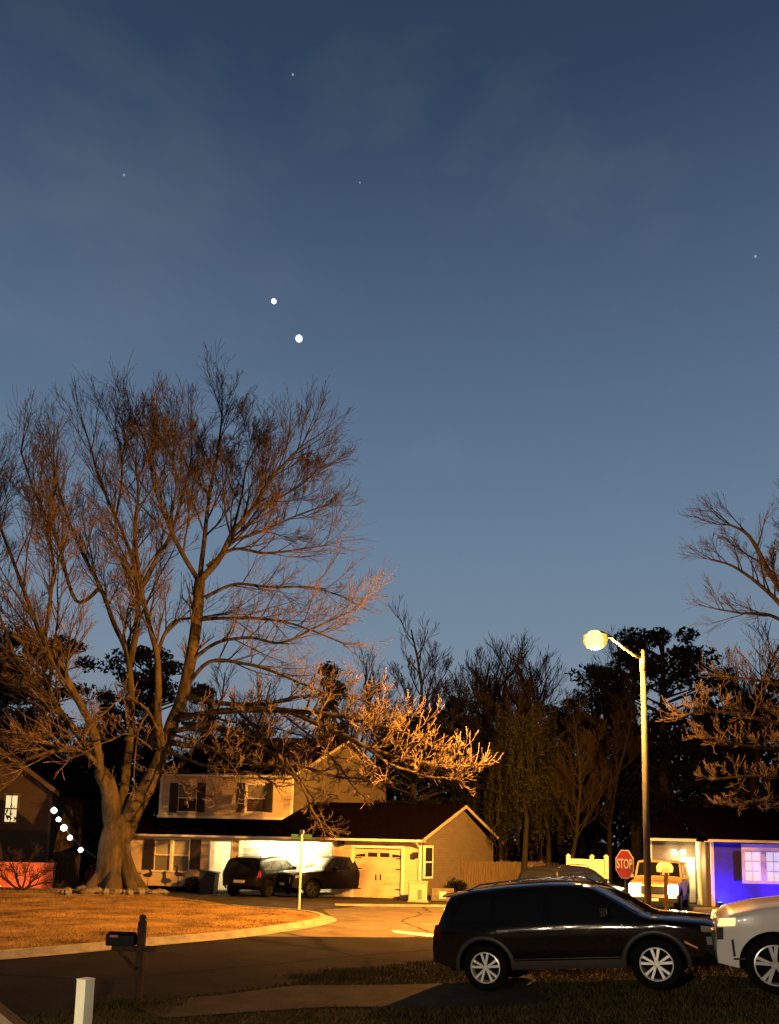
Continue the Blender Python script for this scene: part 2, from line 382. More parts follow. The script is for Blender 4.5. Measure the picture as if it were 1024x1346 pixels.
        # continue the tip
KT = dict(seg=[3,4,5,6,6], up=[.03,.05,.06,.06,.1], wig=.12, rmin=.0075, n=[0,4,6,8,9], ang=(.28,.72), len=[0,.66,.60,.56,.5])
def limb(mb, tw, r, px, r0_, r1_, lev, nkids, klen, K, kstart=.25, updir=.35, jit=.0, sides=8):
    P3 = [P(a, b, Y) for a, b, Y in px]; pts = [Vector(q) for q in cat([tuple(v) for v in P3], 5)]
    pts = [q+rv(r)*jit for q in pts]; n = len(pts)
    rads = [r0_+(r1_-r0_)*(i/(n-1))**.8 for i in range(n)]
    mb.tube(pts, rads, sides, cap=True)
    for k in range(nkids):
        t = kstart+(1-kstart)*(k+r.random())/nkids; fi = min(t*(n-1), n-1.01); i = int(fi); pos = pts[i].lerp(pts[i+1], fi-i)
        base = (pts[i+1]-pts[i]).normalized(); side = rv(r); side = (side-base*side.dot(base)).normalized()
        ang = r.uniform(.45,.95); nd = (base*math.cos(ang)+side*math.sin(ang)+Vector((0,0,updir))).normalized()
        hi = t > .72 and lev == 3
        branch(mb, tw, r, pos, nd, klen*(1.15-.5*t)*r.uniform(.65,1.25)*(1.1 if hi else 1), min(.075, rads[i]*.5), lev-1 if hi else lev, K)
    # leading tips
    base = (pts[-1]-pts[-3]).normalized()
    for _ in range(3 if r1_ < .15 else 0): branch(mb, tw, r, pts[-1], (base+rv(r)*.4).normalized(), klen*.75, r1_*.8, max(1, lev-1), K)
r = random.Random(11)
tb = G(152, 1173)
big = thing('bare_tree', 'giant spreading leafless tree with massive forked trunk in front of the two storey house', 'tree', tb)
T, W_ = MB(), MB()
Y0 = tb.y
# trunk
def trunkpts(L): return [P(a, b, Y) for a, b, Y in L]
tp = cat([tuple(v) for v in trunkpts([(150,1180,Y0),(150,1165,Y0),(149,1140,Y0),(150,1110,Y0),(155,1085,Y0)])], 4)+[tuple(P(157,1078,Y0)),tuple(P(157,1072,Y0)),tuple(P(157,1067,Y0))]
T.tube(tp, [1.1,1.0,.92,.86,.82,.79,.76,.74,.72,.70,.68,.66,.64,.62,.60,.57,.53,.44,.30,.10][:len(tp)], 20)
for a_ in range(7):   # root flare
    an = a_*.9+.3; c = Vector((math.cos(an), math.sin(an), 0)); bp_ = Vector((tb.x, tb.y, 0))
    T.tube([bp_+c*.22+Vector((0,0,2.0)), bp_+c*.62+Vector((0,0,.8)), bp_+c*(1.0+.12*(a_%3))+Vector((0,0,.2)), bp_+c*(1.5+.2*(a_%2))+Vector((0,0,-.15))], [.16,.24,.22,.08], 8)
L = lambda px, a, b, lev, k, kl, **kw: limb(T, W_, r, px, a*(.66 if lev > 1 else .84), b*.7, lev, int(k*1.35), kl*(1.12 if lev == 3 else 1.2), KT, **dict(dict(kstart=.18), **kw))
y = Y0
L([(152,1105,y),(148,1065,y),(142,1035,y-.5),(130,1012,y-1)], .60, .42, 1, 2, .8, sides=14)
L([(131,1015,y-1),(124,965,y-1.5),(108,930,y-2),(92,900,y-2.5),(78,872,y-3),(58,845,y-3.5),(40,800,y-4),(18,740,y-4),(0,690,y-4)], .34, .07, 3, 8, 3.4)
L([(124,1000,y-1),(101,964,y),(71,925,y+.5),(50,905,y+1),(20,862,y+1.5),(-20,825,y+2),(-60,790,y+2)], .26, .07, 3, 9, 3.0)
L([(134,1015,y-1),(118,993,y-2),(100,984,y-3),(60,990,y-4),(20,1004,y-5),(-30,1010,y-6)], .20, .05, 2, 12, 2.0, updir=.2)
L([(108,984,y-2),(80,965,y-3),(40,975,y-4),(0,1000,y-5)], .12, .04, 2, 8, 1.6, updir=.1)
L([(156,1108,y),(175,1065,y+.2),(195,1030,y+.4),(208,1003,y+.6),(213,985,y+.6)], .55, .42, 1, 2, .8, sides=14)
L([(212,990,y+.6),(207,940,y+.4),(208,900,y),(206,860,y-.3),(196,820,y-.8),(184,765,y-1),(178,700,y-1.2),(182,650,y-1.5),(178,610,y-1.5)], .33, .06, 3, 12, 3.2, kstart=.4)
L([(206,865,y),(216,835,y),(232,815,y+.5),(262,812,y+1),(300,805,y+1.5)], .16, .05, 2, 8, 2.4)
L([(214,990,y+.6),(226,955,y+1),(240,915,y+1),(250,870,y+.8),(258,820,y+.5),(263,760,y+.3)], .48, .34, 2, 5, 1.8, kstart=.5, sides=12)
L([(262,765,y+.3),(240,728,y),(222,690,y-.2),(205,645,y-.6),(198,610,y-1),(190,580,y-1)], .2, .05, 3, 11, 3.0)
L([(266,760,y+.3),(290,732,y+.2),(306,700,y),(332,668,y-.3),(355,630,y-.5),(378,605,y-.8),(395,588,y-1)], .26, .05, 3, 13, 2.8)
L([(263,762,y+.3),(268,715,y+1),(274,660,y+1.5),(284,605,y+2),(290,565,y+2.2),(292,545,y+2.3)], .2, .05, 3, 11, 2.8)
L([(272,745,y+.3),(306,722,y),(350,727,y-.5),(395,722,y-1),(432,716,y-1.2)], .14, .04, 2, 11, 2.1)
L([(270,785,y+.3),(310,768,y-.2),(360,772,y-1),(410,772,y-1.6),(455,786,y-2)], .13, .04, 2, 11, 1.9)
L([(256,815,y+.5),(310,812,y-.5),(360,815,y-1.5),(400,825,y-2),(450,845,y-2.5)], .13, .04, 2, 12, 2.0)
L([(250,870,y+.8),(285,845,y),(330,838,y-1),(370,845,y-2),(420,822,y-3),(470,800,y-3.5)], .15, .04, 2, 13, 2.2)
L([(243,905,y+1),(275,870,y+.4),(320,872,y-.5),(365,885,y-1.5),(410,905,y-2.5),(450,915,y-3)], .16, .04, 2, 13, 2.2)
L([(157,1092,y+.1),(161,1055,y+.3),(166,1008,y+.8),(172,960,y+1.5),(172,905,y+2),(168,862,y+2.2),(150,820,y+2.3),(132,772,y+2.4),(104,718,y+2.6),(84,665,y+2.8),(70,615,y+3)], .38, .06, 3, 13, 3.2, kstart=.45)
L([(171,870,y+2.2),(180,825,y+2),(181,785,y+1.8),(174,734,y+1.5),(154,683,y+1.3),(130,628,y+1.2),(120,590,y+1)], .26, .05, 3, 12, 3.1)
L([(186,770,y),(205,735,y+.6),(224,706,y+1),(238,660,y+1.2),(250,610,y+1.4),(252,575,y+1.5)], .15, .04, 3, 10, 2.7)
L([(132,772,y+2.4),(100,790,y+1),(76,712,y),(55,670,y-.5),(38,625,y-1),(28,595,y-1)], .15, .05, 3, 11, 3.0)
L([(58,845,y-3.5),(66,790,y-3.8),(70,740,y-4),(62,690,y-4.2),(74,640,y-4.3)], .14, .05, 3, 9, 2.8)
L([(20,862,y+1.5),(-10,780,y+1.2),(-20,700,y+1),(-10,640,y+1)], .12, .05, 3, 10, 3.0)
L([(152,683,y+1.3),(160,630,y+.6),(158,590,y),(152,565,y)], .1, .04, 3, 7, 2.4)
L([(222,690,y-.2),(232,640,y-1),(228,600,y-1.5),(230,570,y-1.6)], .1, .04, 3, 7, 2.4)
L([(306,700,y),(318,650,y+.8),(324,615,y+1.2),(338,585,y+1.4)], .1, .04, 3, 8, 2.3)
# long low limbs reaching out over the street towards the lamp
KL = dict(KT); KL['wig'] = .22; KL['up'] = [.22,.16,.10,.05,.0]; KL['ang'] = (.45,1.0); KL['rmin'] = .012; KL['n'] = [0,4,4,5,6]; KL['len'] = [0,.60,.58,.5,.5]
LL = lambda px, a, b, lev, k, kl, **kw: limb(T, W_, r, px, a, b, lev, k, kl, KL, **kw)
L([(332,668,y-.3),(365,655,y-.2),(395,638,y),(420,615,y)], .12, .04, 3, 8, 2.0)
L([(300,712,y),(340,700,y+.5),(385,680,y+1),(425,665,y+1.2)], .13, .04, 3, 9, 2.0)
L([(274,650,y+1.5),(250,620,y+2),(225,560,y+2.4)], .1, .04, 3, 8, 2.4)
LL([(232,945,y+.8),(290,935,y-1),(370,934,y-3),(420,952,y-4.2),(460,972,y-5),(505,990,y-6),(545,1000,y-6.8),(585,1006,y-7.4),(612,1008,y-7.8)], .16, .04, 2, 30, 1.7, updir=.15, kstart=.3)
LL([(370,934,y-3),(430,938,y-4.5),(480,950,y-5.5),(530,962,y-6.4),(575,985,y-7)], .11, .035, 2, 20, 1.5, updir=.3)
LL([(420,952,y-4.2),(470,975,y-5.5),(510,1003,y-6.4),(550,1018,y-7),(590,1022,y-7.4)], .09, .03, 2, 16, 1.15, updir=.1)
LL([(222,975,y+.6),(280,985,y-1),(330,1000,y-2.4),(375,1010,y-3.4),(400,1040,y-4),(418,1075,y-4.5)], .14, .03, 2, 18, 1.35, updir=.1)
LL([(228,960,y+.6),(275,955,y-.5),(330,975,y-2),(380,1000,y-3),(440,1020,y-4),(490,1025,y-5)], .14, .03, 2, 20, 1.5, updir=.1)
LL([(240,915,y+1),(300,925,y),(350,925,y-1.5),(400,915,y-3),(460,915,y-4),(510,935,y-5)], .13, .03, 2, 18, 1.7, updir=.25)
LL([(215,985,y+.4),(250,1000,y-1),(280,1010,y-1.6),(330,1015,y-2.2),(360,1030,y-2.8)], .09, .03, 2, 14, 1.3, updir=.1)
for q_, a_, k_, kl_ in [([(225,965,y+.6),(260,975,y-1),(300,1000,y-2.5),(322,1040,y-3.2)], .07, 16, 1.4),
        ([(300,925,y),(340,960,y-2),(380,1005,y-3),(412,1050,y-3.6),(432,1088,y-4)], .07, 18, 1.3),
        ([(240,950,y+.6),(290,955,y-1),(350,975,y-2.4),(400,985,y-3.5),(460,1000,y-4.5)], .08, 20, 1.5),
        ([(215,1000,y+.2),(240,1030,y-1.5),(275,1048,y-2.5)], .05, 10, 1.0),
        ([(350,925,y-1.5),(400,960,y-3),(440,1000,y-4),(470,1042,y-4.6)], .07, 18, 1.3),
        ([(232,935,y+.9),(300,948,y-.6),(360,958,y-2),(410,970,y-3)], .07, 16, 1.5),
        ([(200,985,y),(172,965,y-1.5),(140,975,y-2.5),(90,1000,y-3.5)], .05, 14, 1.1)]:
    limb(T, W_, r, q_, a_, .02, 2, k_, kl_, KL, updir=.12, kstart=.12)
LL([(208,960,y),(190,930,y-1),(160,918,y-2),(140,935,y-3),(110,958,y-3.6)], .07, .025, 2, 10, 1.2, updir=.1)
LL([(196,935,y-.5),(182,960,y-1.5),(178,1000,y-2),(176,1035,y-2.2)], .05, .02, 1, 8, .7, updir=0)
from mathutils import noise
def gnarl(mb, org):
    out = []
    for v in mb.v:
        p = Vector(v); h = p.z; a = .085*max(.12, 1-h/11)
        n1 = noise.noise_vector(Vector((p.x*1.7, p.y*1.7, p.z*.45))); n2 = noise.noise_vector(Vector((p.x*5, p.y*5, p.z*1.3)))
        out.append(tuple(p+n1*a*1.6+n2*a*.6))
    mb.v = out
gnarl(T, tb)
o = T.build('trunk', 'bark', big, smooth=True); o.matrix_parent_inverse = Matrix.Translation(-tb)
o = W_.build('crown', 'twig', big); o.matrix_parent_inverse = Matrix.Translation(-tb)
print('big tree', len(T.f), len(W_.f))

# right-hand tree, trunk outside the frame
r = random.Random(5)
T2, W2 = MB(), MB(); tb2 = G(1150, 1196)
rt = thing('bare_tree', 'leafless tree reaching in from the right edge above the blue lit house', 'tree', tb2)
yy = tb2.y
def L2(px, a, b, lev, k, kl, K=KT, **kw): limb(T2, W2, r, px, a, b, lev, k, kl, K, **kw)
T2.tube([tb2, P(1148,1100,yy), P(1140,1020,yy), P(1120,950,yy)], [.7,.5,.42,.38], 14)
L2([(1120,955,yy),(1090,900,yy),(1060,850,yy),(1035,790,yy),(1010,750,yy),(985,705,yy),(960,690,yy)], .3, .04, 3, 9, 2.4)
L2([(1060,850,yy),(1030,800,yy+.5),(1000,770,yy+.5),(965,745,yy+1),(935,735,yy+1)], .14, .03, 2, 12, 1.9, updir=.3)
L2([(1045,825,yy),(1010,808,yy-.5),(975,806,yy-1),(940,800,yy-1)], .1, .03, 2, 9, 1.7, updir=.2)
L2([(1100,900,yy),(1070,820,yy+1),(1050,740,yy+1),(1040,690,yy+1)], .2, .05, 3, 10, 2.4)
L2([(1125,960,yy),(1080,930,yy-1.5),(1040,905,yy-2.5),(1000,895,yy-3.5),(960,890,yy-4)], .18, .03, 2, 16, 1.9, KL, updir=.2)
L2([(1125,970,yy),(1070,960,yy-2.5),(1020,950,yy-4),(970,938,yy-5.5),(925,935,yy-6.5),(900,940,yy-7)], .18, .03, 2, 22, 1.3, KL, updir=.25)
L2([(1130,980,yy),(1080,990,yy-2.5),(1030,985,yy-4),(980,980,yy-5.5),(930,968,yy-6.5)], .15, .03, 2, 20, 1.3, KL, updir=.1)
L2([(1133,1000,yy),(1080,1020,yy-2.5),(1035,1020,yy-4),(985,1020,yy-5),(935,1025,yy-6)], .14, .03, 2, 18, 1.2, KL, updir=.0)
L2([(1080,1020,yy-2.5),(1030,1045,yy-3.5),(985,1055,yy-4.5),(955,1058,yy-5)], .09, .03, 2, 12, 1.0, KL, updir=0)
o = T2.build('trunk', 'bark', rt, smooth=True); o.matrix_parent_inverse = Matrix.Translation(-tb2)
o = W2.build('crown', 'twig', rt); o.matrix_parent_inverse = Matrix.Translation(-tb2)

# background bare trees (prototypes ~14 m tall)
KB = dict(KT); KB['rmin'] = .010; KB['n'] = [0,4,6,7,9]; KB['up'] = [.12,.12,.14,.14,.12]; KB['ang'] = (.3,.65)
def proto_bare(seed, label, h=14, spread=1.0, m='twig2'):
    r = random.Random(seed); root = thing('bare_tree', label, 'tree', group='leafless trees in the wood behind the houses')
    a, b = MB(), MB(); pts = []; q = Vector((0,0,-.2)); d = Vector((r.gauss(0,.05), r.gauss(0,.05), 1))
    for i in range(9): pts.append(q.copy()); q += d.normalized()*h/9; d += Vector((r.gauss(0,.12), r.gauss(0,.12), 0))
    pts.append(q); n = len(pts); rads = [.2*(1-.85*i/(n-1))+.012 for i in range(n)]
    a.tube(pts, rads, 8, cap=False)
    for k in range(26):
        t = .28+.7*k/26; fi = t*(n-1); i = min(int(fi), n-2); pos = pts[i].lerp(pts[i+1], fi-i)
        an = r.uniform(0, 6.28); el = r.uniform(.5, 1.1); nd = Vector((math.cos(an)*math.cos(el)*spread, math.sin(an)*math.cos(el)*spread, math.sin(el)))
        branch(a, b, r, pos, nd, h*.30*(1.2-.8*t)*r.uniform(.7,1.2), rads[i]*.5, 2 if t > .75 else 3, KB)
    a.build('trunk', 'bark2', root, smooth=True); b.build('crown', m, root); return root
bare = [proto_bare(1, 'x'), proto_bare(2, 'x', spread=1.3), proto_bare(3, 'x', spread=.7)]
used = [False]*9
def place(pr, k, px, top, base_y, Y, rz, label, hp):
    o = pr if not used[k] else copy_tree(pr); used[k] = True
    p = P(px, top, Y); s = p.z/hp; o.location = (p.x, Y, 0); o.scale = (s, s, s); o.rotation_euler.z = rz; o['label'] = label; return o
KV = [(0,560,826,52,.3,'bare tree with a dense top left of centre above the dark pines'),
      (1,612,808,54,1.9,'tallest bare tree behind the garage, right of its twin on the skyline'),
      (2,527,862,50,2.2,'thin bare tree rising over the branch tips left of the garage gable'),
      (0,655,850,56,4.0,'bare tree just right of the tallest skyline tree behind the garage'),
      (2,690,846,55,.9,'slim bare tree between the garage and the street lamp glow'),
      (1,732,818,58,3.1,'pale bare tree directly left of the glowing street lamp head'),
      (2,762,832,56,5.2,'slim bare tree right behind the glowing street lamp head'),
      (1,930,818,58,.4,'rounded bare tree on the skyline right of the big dark pine'),
      (0,800,905,46,1.2,'bare tree in the dark gap left of the lamp pole'),
      (2,745,930,42,3.7,'slender pale stemmed tree behind the white fence'),
      (0,975,870,50,2.7,'bare tree far behind the blue lit house'),
      (1,475,888,50,5.5,'short bare tree behind the roof of the two storey house'),
      (0,330,880,52,3.3,'bare tree seen through the big tree above the house roof'),
      (2,270,865,55,.1,'bare tree behind the right fork of the giant tree'),
      (1,120,870,52,1.1,'bare tree between the dark pines behind the giant trunk'),
      (1,707,842,60,2.6,'bare tree deepest in the wood left of the lamp head'),
      (0,668,872,47,.8,'bushy bare tree in front of the others behind the garage gable'),
      (2,640,880,50,1.4,'thin bare tree between the garage gable and the skyline twins'),
      (0,30,880,52,4.6,'bare tree behind the pine at the left edge')]
for k, px, top, Y, rz, lab in KV: place(bare[k], k, px, top, 0, Y, rz, lab, 14)
# evergreens
def leafcloud(mb, r, c, rad, n, size, flat=1.0):
    for _ in range(n):
        d = rv(r)*(r.random()**.4); p = Vector((c[0]+d.x*rad, c[1]+d.y*rad, c[2]+d.z*rad*flat)); a = rv(r)*size*r.uniform(.5,1.3); b = rv(r)*size*r.uniform(.3,.8)
        mb.add([p-a-b*.3, p+b, p+a, p-b], [(0,1,2,3)])
def proto_pine(seed, kind, h=14):
    r = random.Random(seed); root = thing('pine_tree', 'x', 'tree', group='dark evergreens in the wood behind the houses')
    a, b = MB(), MB(); a.tube([(0,0,-.2),(r.gauss(0,.2),r.gauss(0,.2),h*.5),(r.gauss(0,.3),r.gauss(0,.3),h*.93)], [.32,.22,.06], 8)
    if kind == 0:   # broad irregular crown
        for k in range(60):
            t = r.uniform(.28, .97); wd = 3.6*math.sin(math.pi*min(1,(1.05-t)*1.25))**.6; an = r.uniform(0,6.28); rr = wd*r.random()**.6
            c = (math.cos(an)*rr, math.sin(an)*rr, h*t-.5); a.tube([(0,0,h*t-1.6), c], [.07,.02], 4, cap=False)
            leafcloud(b, r, c, r.uniform(.6,1.15), 170, .15, .6)
    else:           # conical
        for k in range(80):
            t = r.uniform(.12, 1); wd = 2.5*(1.04-t)**.8+.1; an = r.uniform(0,6.28); rr = wd*r.random()**.45
            c = (math.cos(an)*rr, math.sin(an)*rr, h*t-.3-rr*.25); a.tube([(0,0,h*t*.97), c], [.05,.015], 4, cap=False)
            leafcloud(b, r, c, r.uniform(.35,.8), 110, .15, .5)
    a.build('trunk', 'bark2', root); b.build('crown', 'needle', root); return root
pines = [proto_pine(21, 0), proto_pine(22, 0), proto_pine(23, 1)]
PV = [(0,870,810,50,.5,'big round topped dark pine behind the street lamp pole'),
      (1,832,835,51,2.0,'dark pine shoulder just left of the big round topped pine'),
      (1,60,818,47,1.2,'dark pine at far left behind the giant tree limbs'),
      (0,8,812,49,3.0,'dark pine cut by the left edge of the frame'),
      (0,205,835,48,.2,'dark domed pine right behind the fork of the giant tree'),
      (2,437,868,46,0,'small pointed evergreen above the roof of the two storey house'),
      (0,595,905,45,4.1,'dark evergreen mass behind the garage roof'),
      (1,548,925,43,2.6,'lower dark evergreen left of the one behind the garage'),
      (2,920,905,47,1,'pointed evergreen in the dark right of the lamp pole'),
      (1,985,900,46,5.1,'dark evergreen behind the blue lit house'),
      (0,1050,860,49,3.9,'dark evergreen at the right edge behind the leafless limbs'),
      (2,140,905,45,2,'pointed evergreen left of the giant trunk'),
      (0,722,915,53,.3,'dark evergreen below the glowing street lamp head'),
      (1,780,900,55,1.3,'dark evergreen just left of the lamp pole'),
      (1,330,945,46,.7,'low evergreen over the two storey house roof')]
for k, px, top, Y, rz, lab in PV: place(pines[k], k+3, px, top, 0, Y, rz, lab, 14)
# vine draped weeping trees
def proto_weep(seed, h=8):
    r = random.Random(seed); root = thing('weeping_tree', 'x', 'tree', group='vine draped trees beside the garage')
    a, b = MB(), MB(); a.tube([(0,0,-.1),(.15,0,h*.4),(-.1,.1,h*.7),(0,0,h*.95)], [.13,.1,.07,.03], 7)
    for k in range(70):
        t = r.uniform(.5, 1); an = r.uniform(0, 6.28); L_ = r.uniform(.5, 1.9); z = h*t
        tip = Vector((math.cos(an)*L_, math.sin(an)*L_, z+.3)); a.tube([(0,0,z-.6), tip*.6+Vector((0,0,z*.4)), tip], [.03,.02,.012], 4, cap=False)
        for j in range(4):
            q = tip*r.uniform(.5,1); q.z = tip.z-.1*j; ln = r.uniform(.4, 2.8); pts = [q+Vector((r.gauss(0,.06), r.gauss(0,.06), -ln*i/5)) for i in range(6)]
            b.tube(pts, .012, 3, cap=False)
            for i in range(14):
                c = pts[r.randrange(6)]+Vector((r.gauss(0,.06), r.gauss(0,.06), r.uniform(-.3,.3))); u = rv(r)*.06; v = rv(r)*.04
                b.add([c-u, c+v, c+u, c-v], [(0,1,2,3)])
    a.build('trunk', 'bark2', root); b.build('crown', 'vine', root); return root
wp = proto_weep(31)
for i, (px, top, Y, rz, lab) in enumerate([(688,925,40,0,'tallest vine draped tree, right of the garage gable'), (660,985,41,2,'lower vine draped tree touching the garage gable'), (722,960,43,4,'vine draped tree nearest the white fence')]):
    o = wp if i == 0 else copy_tree(wp); p = P(px, top, Y); s = p.z/8; o.location = (p.x, Y, 0); o.scale = (s,s,s); o.rotation_euler.z = rz; o['label'] = lab
# dark wood mass behind
r = random.Random(44); mb = MB()
for k in range(80000):
    x = r.uniform(-48, 52); top = 8.2+1.6*math.sin(x*.31+1)+1.2*math.sin(x*.83)+.9*math.sin(x*1.9+2)
    if x > 8: top += 2.2
    if -18 < x < -3: top -= 1.6
    z = r.random()**(.9 if k < 52000 else 1.9)*top; p = Vector((x, 61+r.uniform(-3,6), z)); a = rv(r)*r.uniform(.12,.42); b = rv(r)*r.uniform(.1,.3)
    mb.add([p-a, p+b, p+a, p-b], [(0,1,2,3)])
tag(mb.build('woodland', 'needle'), 'dark mass of undergrowth and far trees behind the houses', 'woodland', kind='stuff')

# ------------------------------------------------------------------ main house
hc = P(553, 1180, 36.0)
uvec = Vector((math.cos(R_(-8)), math.sin(R_(-8)), 0)); nvec = Vector((-uvec.y, uvec.x, 0))
LEN = 13.15
hA = Vector((hc.x, hc.y, 0)) - uvec*LEN
SH = .527
def hp(x, y, v=0):     # pixel -> (u, z) on the plane at depth v of the house
    d = ray(x, y); o = CAM-(hA+nvec*v); t = -o.dot(nvec)/d.dot(nvec); q = CAM+d*t-hA; return q.dot(uvec)-SH*v, q.z
def hu(x, v=0): return hp(x, 1140, v)[0]
K_ = lambda v: Vector((v[0]+SH*v[1], v[1], v[2]))   # plan shear of the real lot
house = thing('house', 'tan two storey house with lit porch and attached garage', 'house', hA, R_(-8))
def wall(mb, u0, u1, z0, z1, v, th, holes):
    us = sorted({u0, u1, *[h[0] for h in holes], *[h[1] for h in holes]}); zs = sorted({z0, z1, *[h[2] for h in holes], *[h[3] for h in holes]})
    def solid(i, j):
        if not (0 <= i < len(us)-1 and 0 <= j < len(zs)-1): return False
        cu, cz = (us[i]+us[i+1])/2, (zs[j]+zs[j+1])/2
        return not any(h[0] < cu < h[1] and h[2] < cz < h[3] for h in holes)
    for i in range(len(us)-1):
        for j in range(len(zs)-1):
            if not solid(i, j): continue
            a, b, c, d = us[i], us[i+1], zs[j], zs[j+1]
            q = lambda u, v_, z: K_((u, v_, z))
            mb.add([q(a,v,c), q(b,v,c), q(b,v,d), q(a,v,d)], [(0,1,2,3)]); mb.add([q(a,v+th,c), q(b,v+th,c), q(b,v+th,d), q(a,v+th,d)], [(3,2,1,0)])
            if not solid(i-1, j): mb.add([q(a,v,c), q(a,v+th,c), q(a,v+th,d), q(a,v,d)], [(3,2,1,0)])
            if not solid(i+1, j): mb.add([q(b,v,c), q(b,v+th,c), q(b,v+th,d), q(b,v,d)], [(0,1,2,3)])
            if not solid(i, j-1): mb.add([q(a,v,c), q(b,v,c), q(b,v+th,c), q(a,v+th,c)], [(3,2,1,0)])
            if not solid(i, j+1): mb.add([q(a,v,d), q(b,v,d), q(b,v+th,d), q(a,v+th,d)], [(0,1,2,3)])
def rect(x0, y0, x1, y1, v=0):
    a = hp(x0, y0, v); b = hp(x1, y1, v); return (min(a[0],b[0]), max(a[0],b[0]), min(a[1],b[1]), max(a[1],b[1]))
win1 = rect(204, 1103, 248, 1145); alc = rect(278, 1103, 301, 1172); alc = (alc[0], alc[1], .12, 2.22)
por = rect(316, 1101, 435, 1172); por = (por[0], por[1], .12, 2.30); gar = rect(465, 1114, 527, 1182); gar = (gar[0], gar[1], .0, gar[3])
mb = MB(); wall(mb, 0, LEN, 0, 2.42, 0, .18, [win1, alc, por, gar]); mb.build('wall', 'sid_house', house)
mb = MB(); mb.bb(-.02, alc[0]-.05, -.06, .0, 0, .22, tf=K_); mb.build('foundation', 'roof', house)
# corner boards and door surrounds
mb = MB()
for u in (0.0, LEN-.06): MB().bb(u-.06, u+.07, -.025, .0, 0, 2.4, tf=K_).build('corner_board', 'paint_w', house)
for h in (gar,): mb = MB(); mb.bb(h[0]-.1, h[0], -.03, .0, 0, h[3]+.1, tf=K_); mb.bb(h[1], h[1]+.1, -.03, .0, 0, h[3]+.1, tf=K_); mb.bb(h[0], h[1], -.03, 0, h[3], h[3]+.1, tf=K_); mb.build('door_frame', 'paint_w', house)
for h in (por, alc): mb = MB(); mb.bb(h[0]-.07, h[0], -.03, 0, .1, h[3]+.07, tf=K_); mb.bb(h[1], h[1]+.07, -.03, 0, .1, h[3]+.07, tf=K_); mb.bb(h[0], h[1], -.03, 0, h[3], h[3]+.07, tf=K_); mb.build('opening_frame', 'paint_w', house)
# porch recess
pu0, pu1 = alc[0]-.12, por[1]+.12; pd = 1.45
mb = MB()
mb.bb(pu0-.1, pu1+.1, pd, pd+.12, 0, 2.42, tf=K_); mb.bb(pu0-.1, pu0, .19, pd, 0, 2.42, tf=K_); mb.bb(pu1, pu1+.1, .19, pd, 0, 2.42, tf=K_)
mb.bb(pu0, pu1, .19, pd, 2.36, 2.44, tf=K_); mb.build('porch_wall', 'porch_wall', house)
mb = MB(); mb.bb(pu0, pu1, -.5, pd, 0, .12, tf=K_); mb.build('porch_floor', 'curb', house)
d0 = hu(290, pd); f = MB().bb(d0-.5, d0+.42, pd-.05, pd-.003, .12, 2.15, tf=K_).build('door', 'paint_w', house)
MB().bb(d0-.02, d0+.14, pd-.07, pd-.052, 1.0, 1.9, tf=K_).build('glass', 'glass_d', f); MB().bb(d0-.42, d0-.37, pd-.1, pd-.052, 1.02, 1.16, tf=K_).build('handle', 'black_metal', f)
w0 = hu(330, pd); f = MB().bb(w0-.45, w0+.45, pd-.04, pd-.003, .95, 2.05, tf=K_).build('window', 'paint_w', house); MB().bb(w0-.36, w0+.36, pd-.055, pd-.042, 1.04, 1.97, tf=K_).build('pane', 'blind', f)
w0 = hu(424, pd); f = MB().bb(w0-.4, w0+.4, pd-.04, pd-.003, .95, 2.05, tf=K_).build('window', 'paint_w', house); MB().bb(w0-.32, w0+.32, pd-.055, pd-.042, 1.04, 1.97, tf=K_).build('pane', 'blind', f)
for px in (289, 350, 400):
    u = hu(px, .8); f = MB().box(K_((u, .8, 2.33)), (.3, .3, .06)).build('porch_light', 'warm_lamp', house)
    point('porch_lamp', K_((u, .8, 2.1)), 210 if px > 300 else 80, (1, .80, .42), .12, house)
# windows
def window(r_, v, panes=2, up='blind', low='blind'):
    a, b, c, d = r_; t = .07; f = MB()
    f.bb(a-t, b+t, v-.045, v-.0, c-t, c, tf=K_); f.bb(a-t, b+t, v-.045, v-.0, d, d+t, tf=K_); f.bb(a-t, a, v-.045, v, c, d, tf=K_); f.bb(b, b+t, v-.045, v, c, d, tf=K_)
    wd = (b-a)/panes
    for k in range(1, panes): f.bb(a+k*wd-.06, a+k*wd+.06, v-.04, v+.03, c, d, tf=K_)
    for k in range(panes): f.bb(a+k*wd+(.06 if k else 0), a+(k+1)*wd-(.06 if k < panes-1 else 0), v-.012, v+.04, (c+d)/2-.03, (c+d)/2+.03, tf=K_)
    fo = f.build('window', 'paint_w', house)
    MB().bb(a, b, v+.05, v+.07, (c+d)/2, d, tf=K_).build('pane', up, fo); MB().bb(a, b, v+.052, v+.072, c, (c+d)/2, tf=K_).build('pane', low, fo)
    return fo
M['blind_dim'] = mat('half drawn blind', (.17, .15, .12), .5, .1, 4)
window(win1, 0, 2, 'blind', 'blind_dim')
for a_ in ((191,1103,202,1143), (252,1103,263,1143)):
    q = rect(*a_); mb = MB(); mb.bb(q[0], q[1], -.05, -.003, q[2], q[3], tf=K_)
    for k in range(14): z = q[2]+.08+(q[3]-q[2]-.16)*k/13; mb.bb(q[0]+.05, q[1]-.05, -.062, -.052, z-.02, z+.02, tf=K_)
    mb.build('shutter', 'shutter', house)
